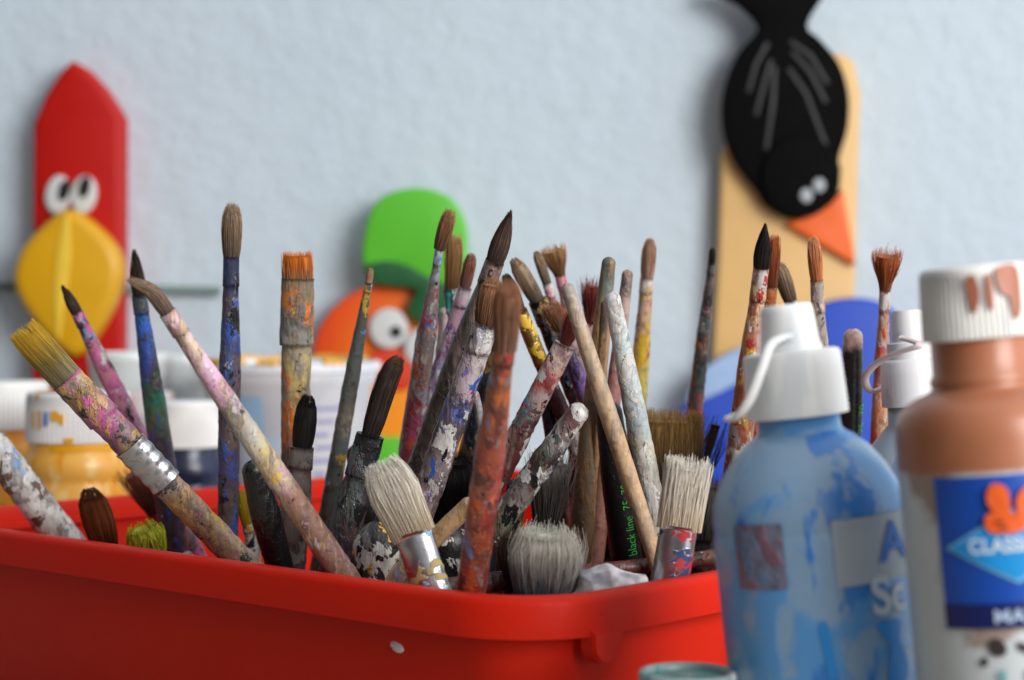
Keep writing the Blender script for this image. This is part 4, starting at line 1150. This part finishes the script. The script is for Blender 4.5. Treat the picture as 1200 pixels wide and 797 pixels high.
def wrap_text(body, size, bold, base, ax, R_, h, a_start, off, mat, root, xs=1.0):
    tm, x0, x1 = text_mesh(body, size, bold)
    a_, b_ = frame(ax)
    if b_.y > 0: b_ = -b_
    for vv in tm.verts:
        x, y = (vv.co.x - x0) * xs, vv.co.y
        an = a_start + x / R_
        vv.co = base + ax * (h + y) + (a_ * math.sin(an) + b_ * math.cos(an)) * (R_ + off)
    return obj('lettering', tm, mat, root, False)
wrap_text("A", .021, .0006, base, ax, RB, hf(668), 0.52, .0012, plain('blue print', (40, 110, 200), .5), blue, 1.15)
wrap_text("Sc", .021, .0006, base, ax, RB, hf(729), 0.40, .0007, plain('white print', (196, 206, 214), .5), blue, 1.0)
# splashes of bright blue below the lettering
def patch_poly(pts_px, base, ax, R_, hfun, cxp, off):
    """blob on a round body: points (angle, photo row)"""
    bm = bmesh.new()
    a_, b_ = frame(ax)
    if b_.y > 0: b_ = -b_
    sm = smooth_poly(pts_px, 5)
    vs = []
    for an, y in sm:
        vs.append(bm.verts.new(base + ax * hfun(y) + (a_ * math.sin(an) + b_ * math.cos(an)) * (R_ + off)))
    c = bm.verts.new(sum((v_.co for v_ in vs), Vector()) / len(vs))
    am = sum(p[0] for p in sm) / len(sm); ym = sum(p[1] for p in sm) / len(sm)
    c.co = base + ax * hfun(ym) + (a_ * math.sin(am) + b_ * math.cos(am)) * (R_ + off)
    for i in range(len(vs)):
        bm.faces.new((vs[i], vs[(i + 1) % len(vs)], c))
    bmesh.ops.recalc_face_normals(bm, faces=bm.faces)
    return bm
m_cy = plain('bright blue paint', (36, 138, 216), .4, var=.12)
obj('paint_stain', patch_poly([(.42, 742), (.56, 738), (.74, 742), (.70, 764), (.78, 790), (.74, 812), (.50, 812), (.52, 790), (.56, 768)], base, ax, RB, hf, 0, .0005), m_cy, blue)
obj('paint_stain', patch_poly([(-.16, 734), (-.08, 732), (-.05, 770), (-.04, 794), (-.12, 796), (-.14, 765)], base, ax, RB, hf, 0, .0005), m_cy, blue)

# small bottle behind
base, ax, pm_, t0 = bottle_frame(1068, 440, 0.93, 4.0)
YREF = 440
sm_ = thing('paint_bottle', 'small greyish bottle with looped strap cap half hidden behind the copper bottle', 'paint bottle', base)
m_sb = drippy('grey blue stained plastic', (152, 164, 180), [((120, 140, 170), .54, 40), ((196, 170, 150), .62, 50)], .35)
m_cap2 = drippy('stained white cap', (218, 216, 218), [((212, 184, 176), .60, 60), ((196, 200, 210), .6, 50)], .4)
bm = bmesh.new()
lathe(bm, [(r_ * pm_, h_) for r_, h_ in [(70, 0), (74, .004)] + [(r_, hh(y)) for r_, y in ((74, 620), (74, 560), (70, 545), (58, 526), (42, 508), (31, 496), (30, 470))]], base, ax, 64)
obj('body', bm, m_sb, sm_)
bm = bmesh.new()
lathe(bm, [(r_ * pm_, hh(y)) for r_, y in [(33, 476), (36.5, 475), (35.5, 440), (34, 424), (30, 421), (22, 420)]], base, ax, 72, {1: .97, 2: .97, 3: .97})
cap_ = obj('screw_cap', bm, m_cap2, sm_); auto_sharp(cap_, 50)
bm = bmesh.new()
lathe(bm, [(r_ * pm_, hh(y)) for r_, y in [(27, 421), (26, 402), (20.5, 400), (19, 370), (17, 364), (13, 363)]], base, ax, 48)
o = sub('nozzle_cap', bm, m_cap2, cap_, sm_); auto_sharp(o, 50)
bm = bmesh.new()
sp = [P(1056, 396, .91), P(1078, 404, .90), P(1056, 412, .905), P(1030, 424, .915), P(1014, 442, .925), P(1020, 458, .935), P(1036, 454, .945), P(1060, 440, .96)]
tube(bm, polyline(sp, 44), [4.6 * pm_] * 44, 12, .6)
sub('strap', bm, drippy('pinkish strap', (206, 190, 190), [((196, 150, 146), .55, 60)], .4), cap_, sm_)

# copper bottle
base, ax, pm_, t0 = bottle_frame(1146, 390, 0.725, 5.2)
YREF = 390
cop = thing('paint_bottle', 'copper brown paint bottle with white ribbed cap and blue diamond label', 'paint bottle', base)
k = NT('copper paint bottle plastic')
v = k.coord(8.0)
n1 = k.noise(v, 40, 4); n2 = k.noise(v, 70, 5, .6, .5)
tc = k.n("ShaderNodeTexCoord"); sp_ = k.n("ShaderNodeSeparateXYZ")
k.l(tc.outputs["Object"], sp_.inputs[0])
zlim = (ax * hh(360 + 194 / 1.047)).z + .091 * math.sin(math.radians(5.2)) * hh(545)
zz_ = k.math('SUBTRACT', sp_.outputs[2], k.math('MULTIPLY', sp_.outputs[0], 0.091))
zz_ = k.math('ADD', zz_, k.math('MULTIPLY', k.math('SUBTRACT', n1, .5), .004))
c_ = k.mix(n1, lin((150, 92, 64)), lin((180, 114, 82)))
c_ = k.mix(k.step(k.noise(v, 30, 2), .64, .70), c_, lin((140, 124, 116)))
low = k.mix(n1, lin((186, 194, 198)), lin((208, 213, 214)))
low = k.mix(k.step(k.noise(k.coord(3.9), 28, 4, .6, .6), .52, .62), low, lin((158, 140, 130)))
low = k.mix(k.step(n2, .66, .70), low, lin((60, 50, 50)))
c_ = k.mix(k.step(zz_, zlim - .001, zlim + .002), low, c_)
k.l(c_, k.b.inputs["Base Color"])
k.b.inputs["Roughness"].default_value = .33
m_cb = k.m
bm = bmesh.new()
prof = [(102, 0), (107, .004)] + [(r_, hh(y)) for r_, y in ((107, 800), (107, 560), (107, 508), (105.5, 494), (101, 481), (92, 470), (79, 462), (66, 457), (58.5, 452), (60.5, 447), (60.5, 441), (57, 437), (56, 400), (56, 385))]
lathe(bm, [(r_ * pm_, h_) for r_, h_ in prof], base, ax, 72)
obj('body', bm, m_cb, cop)
bm = bmesh.new()
lathe(bm, [(r_ * pm_, hh(y)) for r_, y in [(60, 397), (65, 396), (64, 360), (62.5, 324), (61, 316), (56, 312)]], base, ax, 120, {1: .96, 2: .96, 3: .965})
m_ccap = drippy('white cap with copper drips', (232, 230, 226), [((206, 170, 150), .62, 60), ((214, 214, 212), .55, 40)], .45)
cap_ = obj('screw_cap', bm, m_ccap, cop); auto_sharp(cap_, 60)
RB = 107 * pm_
RC = 64 * pm_
m_cdrip = plain('copper paint', (156, 92, 66), .4, var=.3)
FR = 1.047
for pts in ([(.16, 318), (.42, 312), (.62, 318), (.66, 345), (.60, 372), (.44, 376), (.38, 352), (.22, 344)], [(-.36, 326), (-.22, 322), (-.16, 340), (-.20, 362), (-.30, 366), (-.34, 346)], [(-.02, 324), (.06, 324), (.08, 350), (.02, 366), (-.04, 350)]):
    sub('paint_drip', patch_poly(pts, base, ax, RC, hf, 0, .0008), m_cdrip, cap_, cop)
# blue printed label
LA0, LA1 = -0.86, 1.15
lab = obj('label_panel', curved_patch(base, ax, RB, hf(735), hf(557), LA0, LA1, 24), plain('blue label', (18, 72, 168), .4, var=.12, scale=30), cop)
sub('label_band', curved_patch(base, ax, RB, hf(735), hf(706), LA0, LA1, 24, off=.0010), plain('navy label band', (14, 26, 90), .4), lab, cop)
ac = -0.06
def diamond(hw, hv, off, mat, nm):
    bm = bmesh.new()
    a_, b_ = frame(ax)
    if b_.y > 0: b_ = -b_
    n = 24
    top, bot = [], []
    for i in range(n + 1):
        s = -1 + 2 * i / n
        an = ac + hw * s
        e = hv * (1 - abs(s))
        for lst, sg in ((top, 1), (bot, -1)):
            lst.append(bm.verts.new(base + ax * (hf(640) + sg * e * pm_) + (a_ * math.sin(an) + b_ * math.cos(an)) * (RB + off)))
    for i in range(n):
        bm.faces.new((bot[i], bot[i + 1], top[i + 1], top[i]))
    bmesh.ops.remove_doubles(bm, verts=bm.verts, dist=1e-6)
    bmesh.ops.recalc_face_normals(bm, faces=bm.faces)
    return sub(nm, bm, mat, lab, cop)
diamond(0.72, 42, .0010, plain('pale blue border', (110, 180, 222), .4), 'diamond_border')
diamond(0.655, 37.5, .0014, plain('sky blue diamond', (20, 140, 210), .4), 'diamond_field')
o = wrap_text("CLASSIC", .0074, .0002, base, ax, RB, hf(646), ac - .46, .0018, plain('white lettering', (206, 222, 234), .4), cop, .88); o.parent = lab
o = wrap_text("MATT", .0066, .0002, base, ax, RB, hf(728), -0.33, .0014, plain('pale lettering', (170, 190, 216), .4), cop, 1.15); o.parent = lab
m_emb = plain('orange print', (226, 92, 26), .45, var=.25, scale=200)
for pts in ([(a_e - .20, y_e) for a_e, y_e in q_e] for q_e in ([(-.10, 585), (-.04, 566), (.10, 572), (.12, 592), (.10, 608), (.0, 606)], [(.18, 590), (.26, 574), (.38, 572), (.42, 590), (.36, 610), (.22, 612)], [(-.12, 602), (.04, 600), (.22, 604), (.26, 618), (.16, 624), (-.10, 622)])):
    sub('emblem', patch_poly(pts, base, ax, RB, hf, 0, .0022), m_emb, lab, cop)
m_tl = plain('teal print', (110, 164, 172), .5)
for a0_, a1_, y0_, y1_ in ((-.34, -.27, 812, 784), (-.25, -.10, 812, 806), (-.06, .06, 812, 784), (.10, .15, 812, 784)):
    obj('print_stroke', curved_patch(base, ax, RB, hf(y0_), hf(y1_), a0_, a1_, 5, off=.0009), m_tl, cop)

m_dst = plain('dark dried stain', (52, 44, 42), .5, var=.3)
for pts in ([(-.42, 752), (-.34, 746), (-.26, 752), (-.24, 762), (-.30, 768), (-.40, 764)], [(-.12, 752), (-.02, 756), (.08, 764), (.12, 772), (.04, 774), (-.04, 766), (-.12, 760)], [(-.52, 772), (-.46, 768), (-.44, 776), (-.50, 780)], [(.18, 748), (.24, 746), (.25, 752), (.20, 754)]):
    obj('paint_stain', patch_poly(pts, base, ax, RB, hf, 0, .0007), m_dst, cop)

m_eml = plain('dark emblem outline', (110, 40, 16), .5)
for a0_, a1_, y0_, y1_ in ((-.24, -.16, 612, 609), (-.20, -.12, 619, 616)):
    sub('emblem_stroke', curved_patch(base, ax, RB, hf(y0_), hf(y1_), a0_, a1_, 5, off=.0027), m_eml, lab, cop)

# small teal pot in front of the box
base = P(806, 786, 0.785); zt = base.z - TABLE; base.z = TABLE
pot_ = thing('paint_pot', 'small open pot of teal paint with dirty white rim at the bottom edge', 'paint pot', base)
Rp = 58 * 0.785 / F
bm = bmesh.new()
lathe(bm, [(Rp * .85, 0), (Rp * .9, .003), (Rp * .96, zt - .012), (Rp * 1.0, zt - .010), (Rp, zt - .001), (Rp * .97, zt), (Rp * .86, zt), (Rp * .85, zt - .003), (Rp * .84, zt - .012), (Rp * .8, .005)], base, UPZ, 56)
obj('body', bm, drippy('paint stained clear pot', (150, 168, 168), [((30, 140, 140), .54, 60), ((206, 210, 208), .60, 80)], .35), pot_)
bm = bmesh.new()
lathe(bm, [(Rp * .80, zt - .02), (Rp * .845, zt - .0025), (Rp * .6, zt - .0018), (Rp * .2, zt - .0014)], base, UPZ, 48)
obj('teal_paint', bm, plain('wet teal paint', (20, 140, 140), .25, var=.15), pot_)
